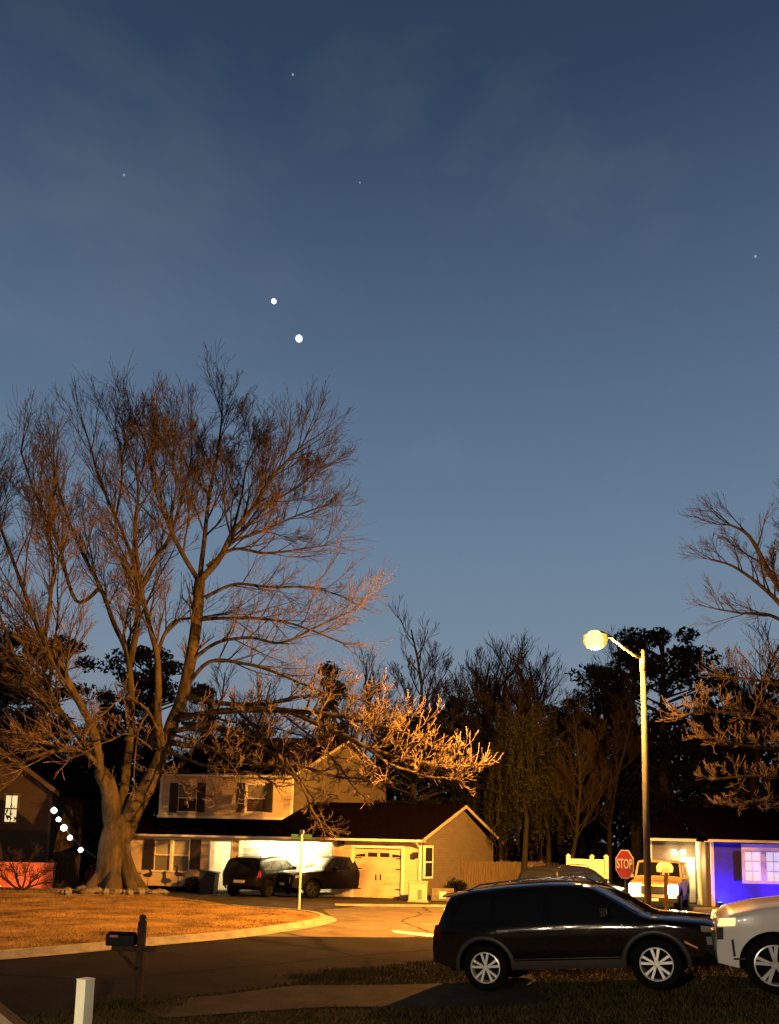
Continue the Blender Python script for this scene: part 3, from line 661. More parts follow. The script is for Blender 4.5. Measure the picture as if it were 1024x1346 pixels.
# garage door
a, b, c, d = gar; mb = MB(); mb.bb(a, b, .1, .14, 0, d, tf=K_)
for k in range(4): mb.bb(a+.04, b-.04, .085, .099, .06+k*d/4, (k+1)*d/4-.04, tf=K_)
mb.box(K_(((a+b)/2, .082, d*.4)), (.03,.02,d*.74), tf=None)
gd = mb.build('garage_door', 'sid_house', house)
for k in range(4):
    cu = a+(b-a)*(k+.5)/4; mb = MB(); hh = .16 if k in (1,2) else .11
    mb.prism([(cu-.2, d*.86-.08), (cu+.2, d*.86-.08), (cu+.2, d*.86+hh-.06-(.05 if k == 3 else 0)), (cu-.2, d*.86+hh-.06-(.05 if k == 0 else 0))], .070, .083, lambda u, z, h: K_((u, h, z))); mb.build('pane', 'glass_d', gd)
for z in (.35, 1.2, 1.65):
    for uu, s in ((b-.02, -1), (a+.02, 1)): MB().bb(min(uu, uu+s*.28), max(uu, uu+s*.28), .072, .084, z, z+.05, tf=K_).build('hinge', 'black_metal', gd)
for s in (-1, 1): MB().bb((a+b)/2+s*.1-.02, (a+b)/2+s*.1+.02, .06, .084, .75, 1.0, tf=K_).build('handle', 'black_metal', gd)
for px, py in ((450,1108), (548,1124)):
    u, z = hp(px, py); mb = MB(); mb.bb(u-.1, u+.1, -.06, -.003, z-.12, z+.1, tf=K_); mb.bb(u-.08, u+.08, -.2, -.062, z-.1, z+.12, tf=K_); mb.build('wall_lantern', 'black_metal', house)
# gutters, roofs
mb = MB(); mb.bb(-.35, LEN+.25, -.42, -.30, 2.40, 2.53, tf=K_); mb.bb(-.3, LEN+.2, -.30, .0, 2.40, 2.425, tf=K_); mb.build('gutter', 'paint_w', house)
mb = MB(); mb.tube([K_((LEN-.02,-.36,2.4)), K_((LEN-.05,-.06,2.15)), K_((LEN-.05,-.06,.1))], .04, 8); mb.build('downspout', 'paint_w', house)
mv = 1.6; e0 = hu(205, mv); e1 = hu(382, mv); zB = hp(290, 1075, mv)[1]; zT = hp(290, 1021, mv)[1]; md = 6.4
def slab(mb, A, B, th=.12):  # A, B: two 3D edges
    q = [Vector(p) for p in (A[0], A[1], B[1], B[0])]; n_ = (q[1]-q[0]).cross(q[3]-q[0]).normalized(); n_ = n_ if n_.z > 0 else -n_
    mb.add([K_(p-n_*th) for p in q]+[K_(p) for p in q], [(0,1,2,3),(7,6,5,4),(0,4,5,1),(1,5,6,2),(2,6,7,3),(3,7,4,0)])
mb = MB(); slab(mb, ((-.35,-.44,2.54),(e1,-.44,2.54)), ((-.35,mv+.05,zB),(e1,mv+.05,zB))); 
ap = P(598, 1060, 39.0).z; gdp = 5.6; rv_ = gdp/2
slab(mb, ((e1,-.44,2.54),(LEN+.25,-.44,2.54)), ((e1,rv_,ap+.08),(LEN+.25,rv_,ap+.08)))
slab(mb, ((e1,gdp+.4,2.54),(LEN+.25,gdp+.4,2.54)), ((e1,rv_,ap+.08),(LEN+.25,rv_,ap+.08)))
mb.build('roof', 'roof', house)
# rake boards of garage gable
mb = MB()
for (v0, v1) in ((-.42, rv_), (gdp+.38, rv_)):
    A = K_((LEN+.26, v0, 2.50)); B = K_((LEN+.26, v1, ap+.05)); mb.add([A-Vector((0,0,.14)), B-Vector((0,0,.14)), B, A, A-Vector((-.03,0,.14)), B-Vector((-.03,0,.14)), B+Vector((.03,0,0)), A+Vector((.03,0,0))], [(0,1,2,3),(7,6,5,4),(0,4,5,1),(3,2,6,7)])
mb.build('rake_board', 'trim_dim', house)
# garage side gable wall
def side_wall(mb, u, v0, v1, z0, z1, zap, th=-.15):
    poly = [(v0,z0),(v1,z0),(v1,z1),((v0+v1)/2,zap),(v0,z1)]
    mb.prism(poly, u, u+th, lambda v, z, h: K_((h, v, z)))
mb = MB(); side_wall(mb, LEN+.002, .002, gdp, 0, 2.42, ap-.02); mb.build('gable_wall', 'sid_dim', house)
def side_px(x, y, u):   # pixel on sheared side plane -> v, z
    d = ray(x, y); s = (uvec*SH+nvec).normalized(); n_ = Vector((s.y, -s.x, 0)); o = CAM-(hA+uvec*u); t = -o.dot(n_)/d.dot(n_); q = CAM+d*t-(hA+uvec*u); return q.dot(nvec), q.z
v0, z1_ = side_px(558, 1114, LEN); v1, z0_ = side_px(566, 1152, LEN)
f = MB(); uu = LEN+.004
f.bb(uu, uu+.05, v0-.08, v1+.08, z0_-.08, z1_+.08, tf=K_); f = f.build('window', 'paint_w', house)
mb = MB(); mb.bb(uu+.052, uu+.06, v0, v1, z0_, (z0_+z1_)/2-.03, tf=K_); mb.bb(uu+.052, uu+.06, v0, v1, (z0_+z1_)/2+.03, z1_, tf=K_); mb.build('pane', 'glass_d', f)
mb = MB(); q = side_px(620, 1140, LEN); mb.bb(uu, uu+.12, q[0]-.2, q[0]+.2, q[1]-.25, q[1]+.25, tf=K_); mb.build('meter_box', 'sid_dim', house)
# upper storey
uw1 = rect(235, 1031, 258, 1067, mv); uw2 = rect(325, 1032, 349, 1067, mv)
uw1 = (uw1[0], uw1[1], uw1[2]+.02, uw1[3]-.0)
mb = MB(); wall(mb, e0, e1, zB-.35, zT, mv, .15, [uw1, uw2]); mb.build('upper_wall', 'sid_house', house)
mb = MB()
for u in (e0, e1-.1): mb.bb(u-.01, u+.11, mv-.03, mv-.002, zB, zT, tf=K_)
mb.bb(e0-.05, e1+.05, mv-.05, mv-.002, zB-.05, zB+.08, tf=K_); mb.bb(e0-.2, e1+.2, mv-.42, mv-.34, zT-.02, zT+.12, tf=K_); mb.bb(e0-.2, e1+.2, mv-.34, mv, zT-.02, zT+.005, tf=K_)
mb.build('trim', 'paint_w', house)
M['glass_u'] = mat('upper window glass', (.05, .035, .025), .1, .3, 3, coat=.4)
for q, pxs in ((uw1, ((225,233),(261,269))), (uw2, ((313,322),(350,358)))):
    window(q, mv, 1, 'blind_dim', 'glass_u')
    for x0, x1 in pxs:
        s = rect(x0, 1029, x1, 1068, mv); mb = MB(); mb.bb(s[0], s[1], mv-.05, mv-.003, s[2], s[3], tf=K_)
        for k in range(14): z = s[2]+.08+(s[3]-s[2]-.16)*k/13; mb.bb(s[0]+.04, s[1]-.04, mv-.062, mv-.052, z-.02, z+.02, tf=K_)
        mb.build('shutter', 'shutter', house)
apx = P(448, 973, 41.5).z
mb = MB(); side_wall(mb, e1+.003, mv+.002, mv+md, 0, zT, apx-.03); mb.build('gable_wall', 'sid_dim', house)
mb = MB()
slab(mb, ((e0-.3,mv-.44,zT+.1),(e1+.25,mv-.44,zT+.1)), ((e0-.3,mv+md/2,apx+.08),(e1+.25,mv+md/2,apx+.08)))
slab(mb, ((e0-.3,mv+md+.4,zT+.1),(e1+.25,mv+md+.4,zT+.1)), ((e0-.3,mv+md/2,apx+.08),(e1+.25,mv+md/2,apx+.08))); mb.build('roof', 'roof', house)
mb = MB()
for (v0, v1) in ((mv-.42, mv+md/2), (mv+md+.38, mv+md/2)):
    A = K_((e1+.26, v0, zT+.07)); B = K_((e1+.26, v1, apx+.05)); mb.add([A-Vector((0,0,.14)), B-Vector((0,0,.14)), B, A, A-Vector((-.03,0,.14)), B-Vector((-.03,0,.14)), B+Vector((.03,0,0)), A+Vector((.03,0,0))], [(0,1,2,3),(7,6,5,4),(0,4,5,1),(3,2,6,7)])
mb.build('rake_board', 'trim_dim', house)
# inner box so that rooms are closed and dark
mb = MB(); mb.bb(.2, pu0-.12, .3, gdp, 0, 2.4, tf=K_); mb.bb(pu1+.12, LEN-.2, .3, gdp-.1, 0, 2.4, tf=K_); mb.bb(e0+.1, e1-.2, mv+.3, mv+md-.05, 2.45, zT-.02, tf=K_); mb.build('interior', 'under', house)

# ------------------------------------------------------------------ left neighbour
YL = 40.0
nb = thing('house', 'dark brown house at the left edge with one small lit window', 'house', P(60,1168,YL)*1)
nb.location.z = 0
def nl(x, y, dy=0): p = P(x, y, YL); return Vector((p.x-nb.location.x, dy, p.z))
mb = MB(); c0 = nl(60,1168); c0.z = 0; c1 = nl(60,1040); apl = nl(-110,905); lft = Vector((2*apl.x, 0, c1.z))
poly = [(0,0),(0,c1.z),(apl.x,apl.z),(lft.x,c1.z),(lft.x,0)]
mb.prism(poly, 0, 9, lambda a, z, h: (a, h, z)); mb.build('wall', 'sid_dark', nb)
mb = MB(); e = Vector((.45,0,c1.z-.2)); ap3 = Vector((apl.x,0,apl.z+.15))
for sgn, ee in ((1, e), (-1, Vector((lft.x-.45,0,c1.z-.2)))):
    mb.add([(ee.x,-.3,ee.z),(ap3.x,-.3,ap3.z),(ap3.x,-.3,ap3.z+.18),(ee.x,-.3,ee.z+.18),(ee.x,9.3,ee.z),(ap3.x,9.3,ap3.z),(ap3.x,9.3,ap3.z+.18),(ee.x,9.3,ee.z+.18)], [(0,1,2,3),(7,6,5,4),(0,4,5,1),(3,2,6,7),(0,3,7,4),(1,5,6,2)])
mb.build('roof', 'roof', nb)
mb = MB()
A = Vector((e.x,-.33,e.z)); B = Vector((ap3.x,-.33,ap3.z)); mb.add([A-Vector((0,0,.06)),B-Vector((0,0,.06)),B+Vector((0,0,.18)),A+Vector((0,0,.18)),A+Vector((0,.025,-.06)),B+Vector((0,.025,-.06)),B+Vector((0,.025,.18)),A+Vector((0,.025,.18))], [(0,1,2,3),(7,6,5,4),(0,4,5,1),(3,2,6,7)])
mb.bb(-.1, .02, -.03, -.002, 0, c1.z-.3); mb.build('trim', 'sid_dim', nb)
a, b = nl(6,1080), nl(24,1046); mb = MB(); t = .1
mb.bb(a.x-t, b.x+t, -.05, -.002, a.z-t, a.z); mb.bb(a.x-t, b.x+t, -.05, -.002, b.z, b.z+t); mb.bb(a.x-t, a.x, -.05, -.002, a.z, b.z); mb.bb(b.x, b.x+t, -.05, -.002, a.z, b.z)
mb.bb((a.x+b.x)/2-.02, (a.x+b.x)/2+.02, -.04, -.03, a.z, b.z); mb.bb(a.x, b.x, -.041, -.029, (a.z+b.z)/2-.03, (a.z+b.z)/2+.03)
f = mb.build('window', 'sid_dim', nb); MB().bb(a.x, b.x, -.02, -.006, a.z, b.z).build('pane', mat('lit curtain window', (.3,.25,.12), .6, .0, 3, emit=(1,.8,.38), estr=.9), f)
r = random.Random(9); mb = MB()
for k in range(16):
    cx_, cz_ = r.uniform(a.x+.05, b.x-.05), r.uniform(a.z, (a.z+b.z)/2+.2); mb.tube([(cx_,-.027,cz_),(cx_+r.gauss(0,.08),-.027,cz_+r.uniform(.1,.3))], r.uniform(.01,.035), 4)
mb.build('plant_silhouette', 'shutter', f)
# salmon low wall, gate, bush
pA = G(-60,1168); pB = G(68,1168); mb = MB(); Yw = pB.y
hw = P(40,1136,Yw).z; mb.bb(pA.x-3, pB.x, Yw, Yw+.25, 0, hw); mb.bb(pA.x-3, pB.x+.05, Yw-.04, Yw+.29, hw, hw+.08)
wl = mb.build('garden_wall', 'salmon'); tag(wl, 'low salmon coloured wall behind the small shrub at left edge', 'wall')
sx_ = G(20,1170); assumed_light = thing('assumed_ground_light', 'small assumed red garden light at the foot of the salmon wall', 'garden light', (sx_.x-.6, Yw-1.6, 0))  # assumed light, added for the red glow on the salmon wall
MB().lathe([(0,0),(.07,0),(.07,.1),(.05,.14),(0,.14)], 12).build('base', 'black_metal', assumed_light); MB().lathe([(.045,.145),(.04,.17),(0,.18)], 12).build('lens', 'amber_on', assumed_light)
spot('assumed_ground_lamp', (0,0,.22), (sx_.x-.6+.2-assumed_light.location.x, 1.6, .8), 150, (1,.30,.12), 140, .8, .05, assumed_light)
gA = P(70,1120,39.0); gB = P(106,1120,39.0)
gt = thing('wooden_gate', 'dark wooden gate between the brown house and the giant trunk', 'gate', (gA.x, 39.0, 0)); wdt = gB.x-gA.x
for k in range(9): MB().bb(wdt*k/9+.01, wdt*(k+1)/9-.01, 0, .03, .05, gA.z+.03*(k % 2)).build('board', 'wood_d', gt)
MB().bb(0, wdt, .032, .08, .4, .5).build('rail', 'wood_d', gt); MB().bb(0, wdt, .032, .08, gA.z-.4, gA.z-.3).build('rail', 'wood_d', gt)
def twiggy(label, loc, h, seed, cat_='shrub', m='twig2', name='bare_shrub', n=9, lev=2, grp=None):
    r = random.Random(seed); root = thing(name, label, cat_, loc, 0, grp); a, b = MB(), MB(); K = dict(KT); K['rmin'] = .006; K['up'] = [.02]*5; K['wig'] = .28; K['n'] = [0,5,6,6,6]
    for k in range(n):
        an = k*6.28/n+r.gauss(0,.3); el = r.uniform(.3,1.2); branch(a, b, r, Vector((0,0,0)), Vector((math.cos(an)*math.cos(el), math.sin(an)*math.cos(el), math.sin(el))), h*r.uniform(.7,1.1), .05, lev, K)
    a.build('stems', 'wood_d', root); b.build('twigs', m, root); return root
p = G(28,1174); twiggy('low crooked bare shrub silhouetted against the salmon wall', (p.x, p.y, .1), 1.5, 3, lev=3, n=6, m='wood_d')
p = G(1010,1186); twiggy('bare shrub under the white window of the blue lit house', (p.x, p.y-.6, 0), 1.3, 4, n=10)
p = G(975,1184); twiggy('smaller bare shrub beside the dark shutter of the blue lit house', (p.x, p.y-.5, 0), .8, 6, n=8)
p = G(728,1180); twiggy('rounded bare shrub at the foot of the dark trees behind the white fence', (p.x, p.y+3, 0), 2.3, 8, n=12)
def bush(label, loc, rad, seed, m='vine', name='bush'):
    r = random.Random(seed); mb = MB()
    for k in range(14):
        d = rv(r); leafcloud(mb, r, (d.x*rad*.5, d.y*rad*.5, rad*.7+d.z*rad*.4), rad*.5, 160, .05)
    for k in range(6): mb.tube([(0,0,-.05),(r.gauss(0,rad*.3), r.gauss(0,rad*.3), rad)], [.02,.008], 4)
    o = mb.build(name, m); o.location = loc; return tag(o, label, 'bush')
p = G(118,1170); bush('rounded dark reddish bush left of the giant trunk', (p.x, 38.2, 0), .75, 2, mat('reddish leaves', (.10,.03,.015), .9, .4, 3))
p = hA+uvec*hu(263)+nvec*-.6; bush('clipped dark bush at the porch corner', (p.x, p.y, 0), .5, 5, 'needle')
p = hA+uvec*hu(578)+nvec*0; pp = P(590, 1160, 38.5); bush('dark low bush against the garage gable wall', (pp.x+.2, 37.6, 0), .6, 7, 'needle')
pp = P(612,1160,39.3); bush('dark bush between the garage gable and the fence', (pp.x, 39.0, 0), .5, 8, 'needle')

# string of lights
sl = thing('string_lights', 'string of five white bulbs sagging from the brown house to the giant tree', 'string lights', P(62,1045,34.5))
bl = [(71,1065),(77,1077),(84,1088),(92,1101),(106,1117)]; rel = lambda x, y: P(x, y, 34.5)-sl.location
MB().tube([rel(50,1030), rel(62,1048)]+[rel(x-1,y-5) for x, y in bl]+[rel(130,1130)], .015, 5).build('cable', 'black_metal', sl)
for i, (x, y) in enumerate(bl):
    c = rel(x, y); rr = (.125,.10,.135,.105,.10)[i]
    MB().lathe([(0,-rr),(rr*.7,-rr*.75),(rr,-rr*.1),(rr*.75,rr*.5),(rr*.3,rr*.9),(0,rr)], 12, tf=lambda q: q+c).build('bulb', 'bulb', sl, smooth=True)
point('string_lamp', rel(84,1092), 60, (1,.92,.8), .4, sl)
# stones at the tree foot
r = random.Random(77)
def stone(mb, r, c, s):
    n = 8; prof = []
    o = len(mb.v)
    for j in range(5):
        ph = math.pi*j/4
        for k in range(n):
            a = 6.283*k/n; q = 1+r.uniform(-.15,.15); mb.v.append((c[0]+s[0]*math.sin(ph)*math.cos(a)*q, c[1]+s[1]*math.sin(ph)*math.sin(a)*q, c[2]+s[2]*math.cos(ph)*q))
    for j in range(4):
        for k in range(n): mb.f.append((o+j*n+k, o+j*n+(k+1) % n, o+(j+1)*n+(k+1) % n, o+(j+1)*n+k))
for i in range(18):
    x = 82+i*8+r.uniform(-2,2); p = G(x, 1178.5+r.uniform(-1.5,2.0)); sz = (r.uniform(.14,.32), r.uniform(.14,.25), r.uniform(.09,.2)); mb = MB(); stone(mb, r, (0,0,0), sz)
    o = mb.build('stone', 'stone', smooth=False); o.location = (p.x, p.y, .11+sz[2]*.5); tag(o, 'rough grey field stone in the border at the foot of the giant tree', 'stone', 'stones edging the giant tree')
# goose ornaments
def goose(label, px, py, flip):
    d = hA+uvec*hu(px)-nvec*.55; gz = P(px, py, d.y).z; t = thing('goose_ornament', label, 'garden ornament', (d.x, d.y, 0), R_(-8), 'goose silhouettes under the lower window')
    s = -1 if flip else 1; out = [(-.35,.0),(-.2,-.12),(.1,-.14),(.24,-.02),(.2,.12),(.14,.26),(.16,.4),(.30,.38),(.24,.46),(.14,.5),(.06,.44),(.05,.28),(.06,.12),(-.1,.1)]
    MB().prism([(a*.75*s, gz+b_*.75) for a, b_ in out][::s], 0, .05, lambda a, z, h: (a, h, z)).build('body', 'shutter', t)
    MB().bb(-.012, .012, .01, .035, 0, gz-.08).build('stake', 'black_metal', t)
goose('goose silhouette on a stake below the left end of the lower window', 202, 1150, False)
goose('goose silhouette on a stake below the right end of the lower window', 241, 1149, True)
p = hA+uvec*hu(284)-nvec*.8
t = thing('storage_bin', 'dark plastic bin beside the lit porch door', 'bin', (p.x, p.y, 0), R_(-8))
MB().prism([(-.3,0),(.3,0),(.36,.85),(-.36,.95)], -.28, .28, lambda a, z, h: (a, h, z)).build('body', 'shutter', t, bevel=.02); MB().prism([(-.4,.96),(.4,.86),(.4,.92),(-.4,1.02)], -.31, .31, lambda a, z, h: (a, h, z)).build('lid', 'black_metal', t)

# utility cabinets
a, b = G(537,1186), G(561,1186); ht = P(549,1159,a.y).z
t = thing('utility_cabinet', 'tall cream utility cabinet with green door right of the garage door', 'utility box', ((a.x+b.x)/2, a.y, 0)); w2 = (b.x-a.x)/2
MB().bb(-w2, w2, 0, .7, .04, ht-.06).build('body', 'cabinet', t, bevel=.015); MB().bb(-w2-.03, w2+.03, -.03, .73, ht-.06, ht).build('lid', 'cabinet', t); MB().bb(-.02, .16, -.02, -.002, .12, ht*.62).build('door', 'green_panel', t); MB().bb(-w2-.06, w2+.06, -.06, .76, 0, .04).build('base', 'curb', t)
a, b = G(567,1184), G(596,1184); ht = P(580,1168,a.y).z
t = thing('planter_box', 'low stone planter with a pale panel beside the utility cabinet', 'planter', ((a.x+b.x)/2, a.y, 0)); w2 = (b.x-a.x)/2
MB().bb(-w2, w2, 0, .5, 0, ht).build('body', 'stone', t, bevel=.02); MB().bb(-.14, .14, -.02, -.002, .1, ht-.12).build('panel', 'paint_w', t)
# wooden fence
def board_fence(label, A, B, h, m, name='wooden_fence', bw=.14):
    A, B = Vector(A), Vector(B); d = B-A; t = thing(name, label, 'fence', A, math.atan2(d.y, d.x)); L_ = d.length; r = random.Random(int(L_*100)); mb = MB(); n = int(L_/bw)
    for k in range(n): mb.prism([(k*bw+.006, .04), ((k+1)*bw-.006, .04), ((k+1)*bw-.006, h-.05+r.uniform(-.02,.02)), ((k+.5)*bw, h+r.uniform(-.02,.02)), (k*bw+.006, h-.05)], 0, .02, lambda a, z, q: (a, q, z))
    mb.build('boards', m, t)
    for z in (.4, h-.4): MB().bb(0, n*bw, .022, .07, z, z+.09).build('rail', m, t)
    for k in range(int(L_/2.4)+1): MB().bb(k*2.4-.05, k*2.4+.05, .072, .17, 0, h+.04).build('post', m, t)
    return t
a = P(606,1165,38.5); b = P(715,1165,41); h_ = P(650,1132,39.3).z
board_fence('weathered board fence running right from the garage gable', (a.x,38.5,0), (b.x,41,0), h_, 'wood_f')
a = P(716,1165,41.2); b = P(800,1165,41.8)
board_fence('darker lower board fence behind the parked black car', (a.x,41.2,0), (b.x,41.8,0), h_-.15, 'wood_f')
# white vinyl fence
YV = 36.0; a, b = P(747,1125,YV), P(797,1125,YV); t = thing('vinyl_fence', 'bright white vinyl fence panel above the parked dark car', 'fence', (a.x, YV, 0)); wv = b.x-a.x
MB().bb(.1, wv-.1, 0, .05, .08, a.z-.12).build('panel', 'paint_w', t)
for x in (0, wv*.62, wv): 
    f = MB().bb(x-.08, x+.08, -.05, .11, 0, a.z).build('post', 'paint_w', t); MB().prism([(x-.1,a.z),(x+.1,a.z),(x,a.z+.09)], -.07, .13, lambda q, z, h: (q, h, z)).build('cap', 'paint_w', f)

# ------------------------------------------------------------------ blue lit house on the right
YB = 36.0; pb = P(937,1180,YB); bh = thing('house', 'low house with its front wall flooded blue and a white window', 'house', (pb.x, YB, 0), R_(1))
def bp_(x, y): p = P(x, y, YB); return p.x-pb.x, p.z
ze = bp_(980,1107)[1]; uE = 8.0
wv_ = (*sorted((bp_(979,1140)[0], bp_(1029,1140)[0])), bp_(1000,1158)[1], bp_(1000,1119)[1])
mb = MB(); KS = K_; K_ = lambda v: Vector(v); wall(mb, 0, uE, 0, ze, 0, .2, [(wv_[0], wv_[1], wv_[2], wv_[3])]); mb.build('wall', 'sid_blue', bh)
f = MB(); a_, b_, c_, d_2 = wv_; t_ = .12
f.bb(a_-t_, b_+t_, -.05, -.002, c_-t_, c_); f.bb(a_-t_, b_+t_, -.05, -.002, d_2, d_2+.3); f.bb(a_-t_, a_, -.05, -.002, c_, d_2); f.bb(b_, b_+t_, -.05, -.002, c_, d_2); f.bb((a_+b_)/2-.12, (a_+b_)/2+.12, -.04, .06, c_, d_2)
fo = f.build('window', 'paint_w', bh)
for k in range(2):
    x0 = a_ if k == 0 else (a_+b_)/2+.12; x1 = (a_+b_)/2-.12 if k == 0 else b_
    MB().bb(x0, x1, .06, .08, c_, d_2).build('pane', 'curtain', fo)
    mb = MB(); r = random.Random(k)
    for j in range(3): mb.bb(x0, x1, .045, .055, c_+(d_2-c_)*(j+.97)/3-.02, c_+(d_2-c_)*(j+.97)/3+.02)
    mb.bb((x0+x1)/2-.015, (x0+x1)/2+.015, .044, .054, c_, d_2); mb.build('sash', 'paint_w', fo)
s0, s1 = bp_(964,1140)[0], bp_(974,1140)[0]; mb = MB().bb(s0, s1, -.05, -.002, wv_[2], wv_[3])
for k in range(12): z = wv_[2]+.08+(wv_[3]-wv_[2]-.16)*k/11; mb.bb(s0+.04, s1-.04, -.062, -.052, z-.02, z+.02)
mb.build('shutter', 'shutter', bh)
mb = MB(); mb.bb(-.3, uE, -.5, -.38, ze-.02, ze+.14); mb.bb(-.3, uE, -.38, .0, ze-.02, ze+.01); mb.bb(-.06, .08, -.04, -.002, 0, ze-.02)
lw = bp_(868,1140)[0]; mb.bb(lw-.25, -.3, .9, 1.02, ze-.02, ze+.14); mb.bb(lw, lw+.1, 1.36, 1.39, 0, ze); mb.build('gutter', 'paint_w', bh)
mb = MB(); slab(mb, ((-.3,-.52,ze+.15),(uE+.3,-.52,ze+.15)), ((-.3,4,ze+1.6),(uE+.3,4,ze+1.6))); slab(mb, ((lw-.3,.88,ze+.15),(-.3,.88,ze+.15)), ((lw+1.9,4.6,ze+1.5),(-.3,4.6,ze+1.5))); mb.build('roof', 'roof', bh)
mb = MB(); mb.bb(lw, -.002, 1.4, 1.6, 0, ze-.02); mb.bb(-.18, 0, .2, 1.4, 0, ze-.03); mb.build('wing_wall', 'sid_dim', bh)
MB().bb(bp_(920,1140)[0]-.35, bp_(920,1140)[0]+.3, 1.34, 1.395, .05, 2.0).build('door', 'porch_wall', bh)
MB().lathe([(.12,0),(.12,.2),(.09,.25),(.09,2.1),(.13,2.15),(.13,ze-.02)], 12, tf=lambda q: q+Vector((bp_(929,1140)[0], .8, 0))).build('column', 'paint_w', bh, smooth=True)
for x in (898, 910):
    q = bp_(x, 1121); MB().lathe([(0,-.12),(.1,-.1),(.12,.0),(.1,.1),(0,.12)], 12, tf=lambda v: v+Vector((q[0], 1.1, q[1]))).build('porch_light', 'warm_lamp', bh, smooth=True)
point('porch_lamp', (bp_(912,1140)[0], .9, 1.9), 190, (1,.72,.32), .15, bh)
K_ = KS
q = P(955,1180,YB-1.2); fl = thing('flood_light', 'small blue flood light on the ground in front of the blue lit wall', 'flood light', (q.x, YB-.5, 0))
MB().lathe([(0,0),(.05,0),(.05,.08),(.11,.1),(.12,.2),(0,.2)], 12).build('housing', 'black_metal', fl); MB().lathe([(.10,.203),(.06,.22),(0,.225)], 12).build('lens', 'blue_on', fl)
spot('flood_lamp', (.3,0,.25), (.9,1.0,1.0), 300, (.02,.03,1), 150, .6, .05, fl)
spot('flood_lamp', (2.6,0,.25), (3.2,1.0,1.2), 150, (.10,.03,1), 165, .6, .05, fl)

# ------------------------------------------------------------------ vehicles
def interp(prof, x):
    if x <= prof[0][0]: return prof[0][1]
    for (a, b), (c, d) in zip(prof, prof[1:]):
        if a <= x <= c: return b+(d-b)*(x-a)/(c-a) if c > a else d
    return prof[-1][1]
def sprof(prof, x, h=.05): return (interp(prof, x-h)+2*interp(prof, x)+interp(prof, x+h))/4
def wheel(parent, x, y, rr, wd, rimmat, side, style=0, hub=.68):
    s = side
    tf = lambda q: Vector((x+q.x, y+s*q.z, rr+q.y))
    ri = rr*hub
    w_ = MB().lathe([(0,-.02),(ri*.75,-.02),(ri*.75,.0),(0,.0)], 20, tf).build('wheel', 'under', parent)
    MB().lathe([(ri*.98,-wd*.5),(rr*.93,-wd*.5),(rr,-wd*.36),(rr,wd*.36),(rr*.95,wd*.48),(rr*.82,wd*.53),(ri*1.02,wd*.46),(ri*.98,wd*.40),(ri*.98,-wd*.5)], 40, tf).build('tyre', 'tyre', w_, smooth=True)
    mb = MB().lathe([(ri*.99,wd*.44),(ri*.93,wd*.46),(ri*.90,wd*.36),(ri*.88,-.02)], 40, tf)
    mb.lathe([(0,wd*.36),(ri*.15,wd*.36),(ri*.20,wd*.30),(ri*.20,.0)], 16, tf)
    for k in range(5):
        a0 = 2*math.pi*k/5+math.pi/2
        spk = ((-.22,.26,.082),(.22,.26,.082)) if style == 0 else ((-.15,.16,.085),(.15,.16,.085))
        for da, ea, wk in spk:
            p0 = Vector((math.cos(a0+da*.4)*ri*.12, math.sin(a0+da*.4)*ri*.12)); p1 = Vector((math.cos(a0+da*1.05)*ri*.93, math.sin(a0+da*1.05)*ri*.93))
            d = (p1-p0).normalized(); nn = Vector((-d.y, d.x)); w0_, w1_ = ri*.06, ri*wk
            vs = [(p0-nn*w0_), (p0+nn*w0_), (p1+nn*w1_), (p1-nn*w1_)]
            mb.add([tf(Vector((v.x, v.y, wd*.36))) for v in vs]+[tf(Vector((v.x, v.y, wd*.20))) for v in vs], [(0,1,2,3),(7,6,5,4),(0,4,5,1),(1,5,6,2),(2,6,7,3),(3,7,4,0)])
    mb.build('rim', rimmat, w_)
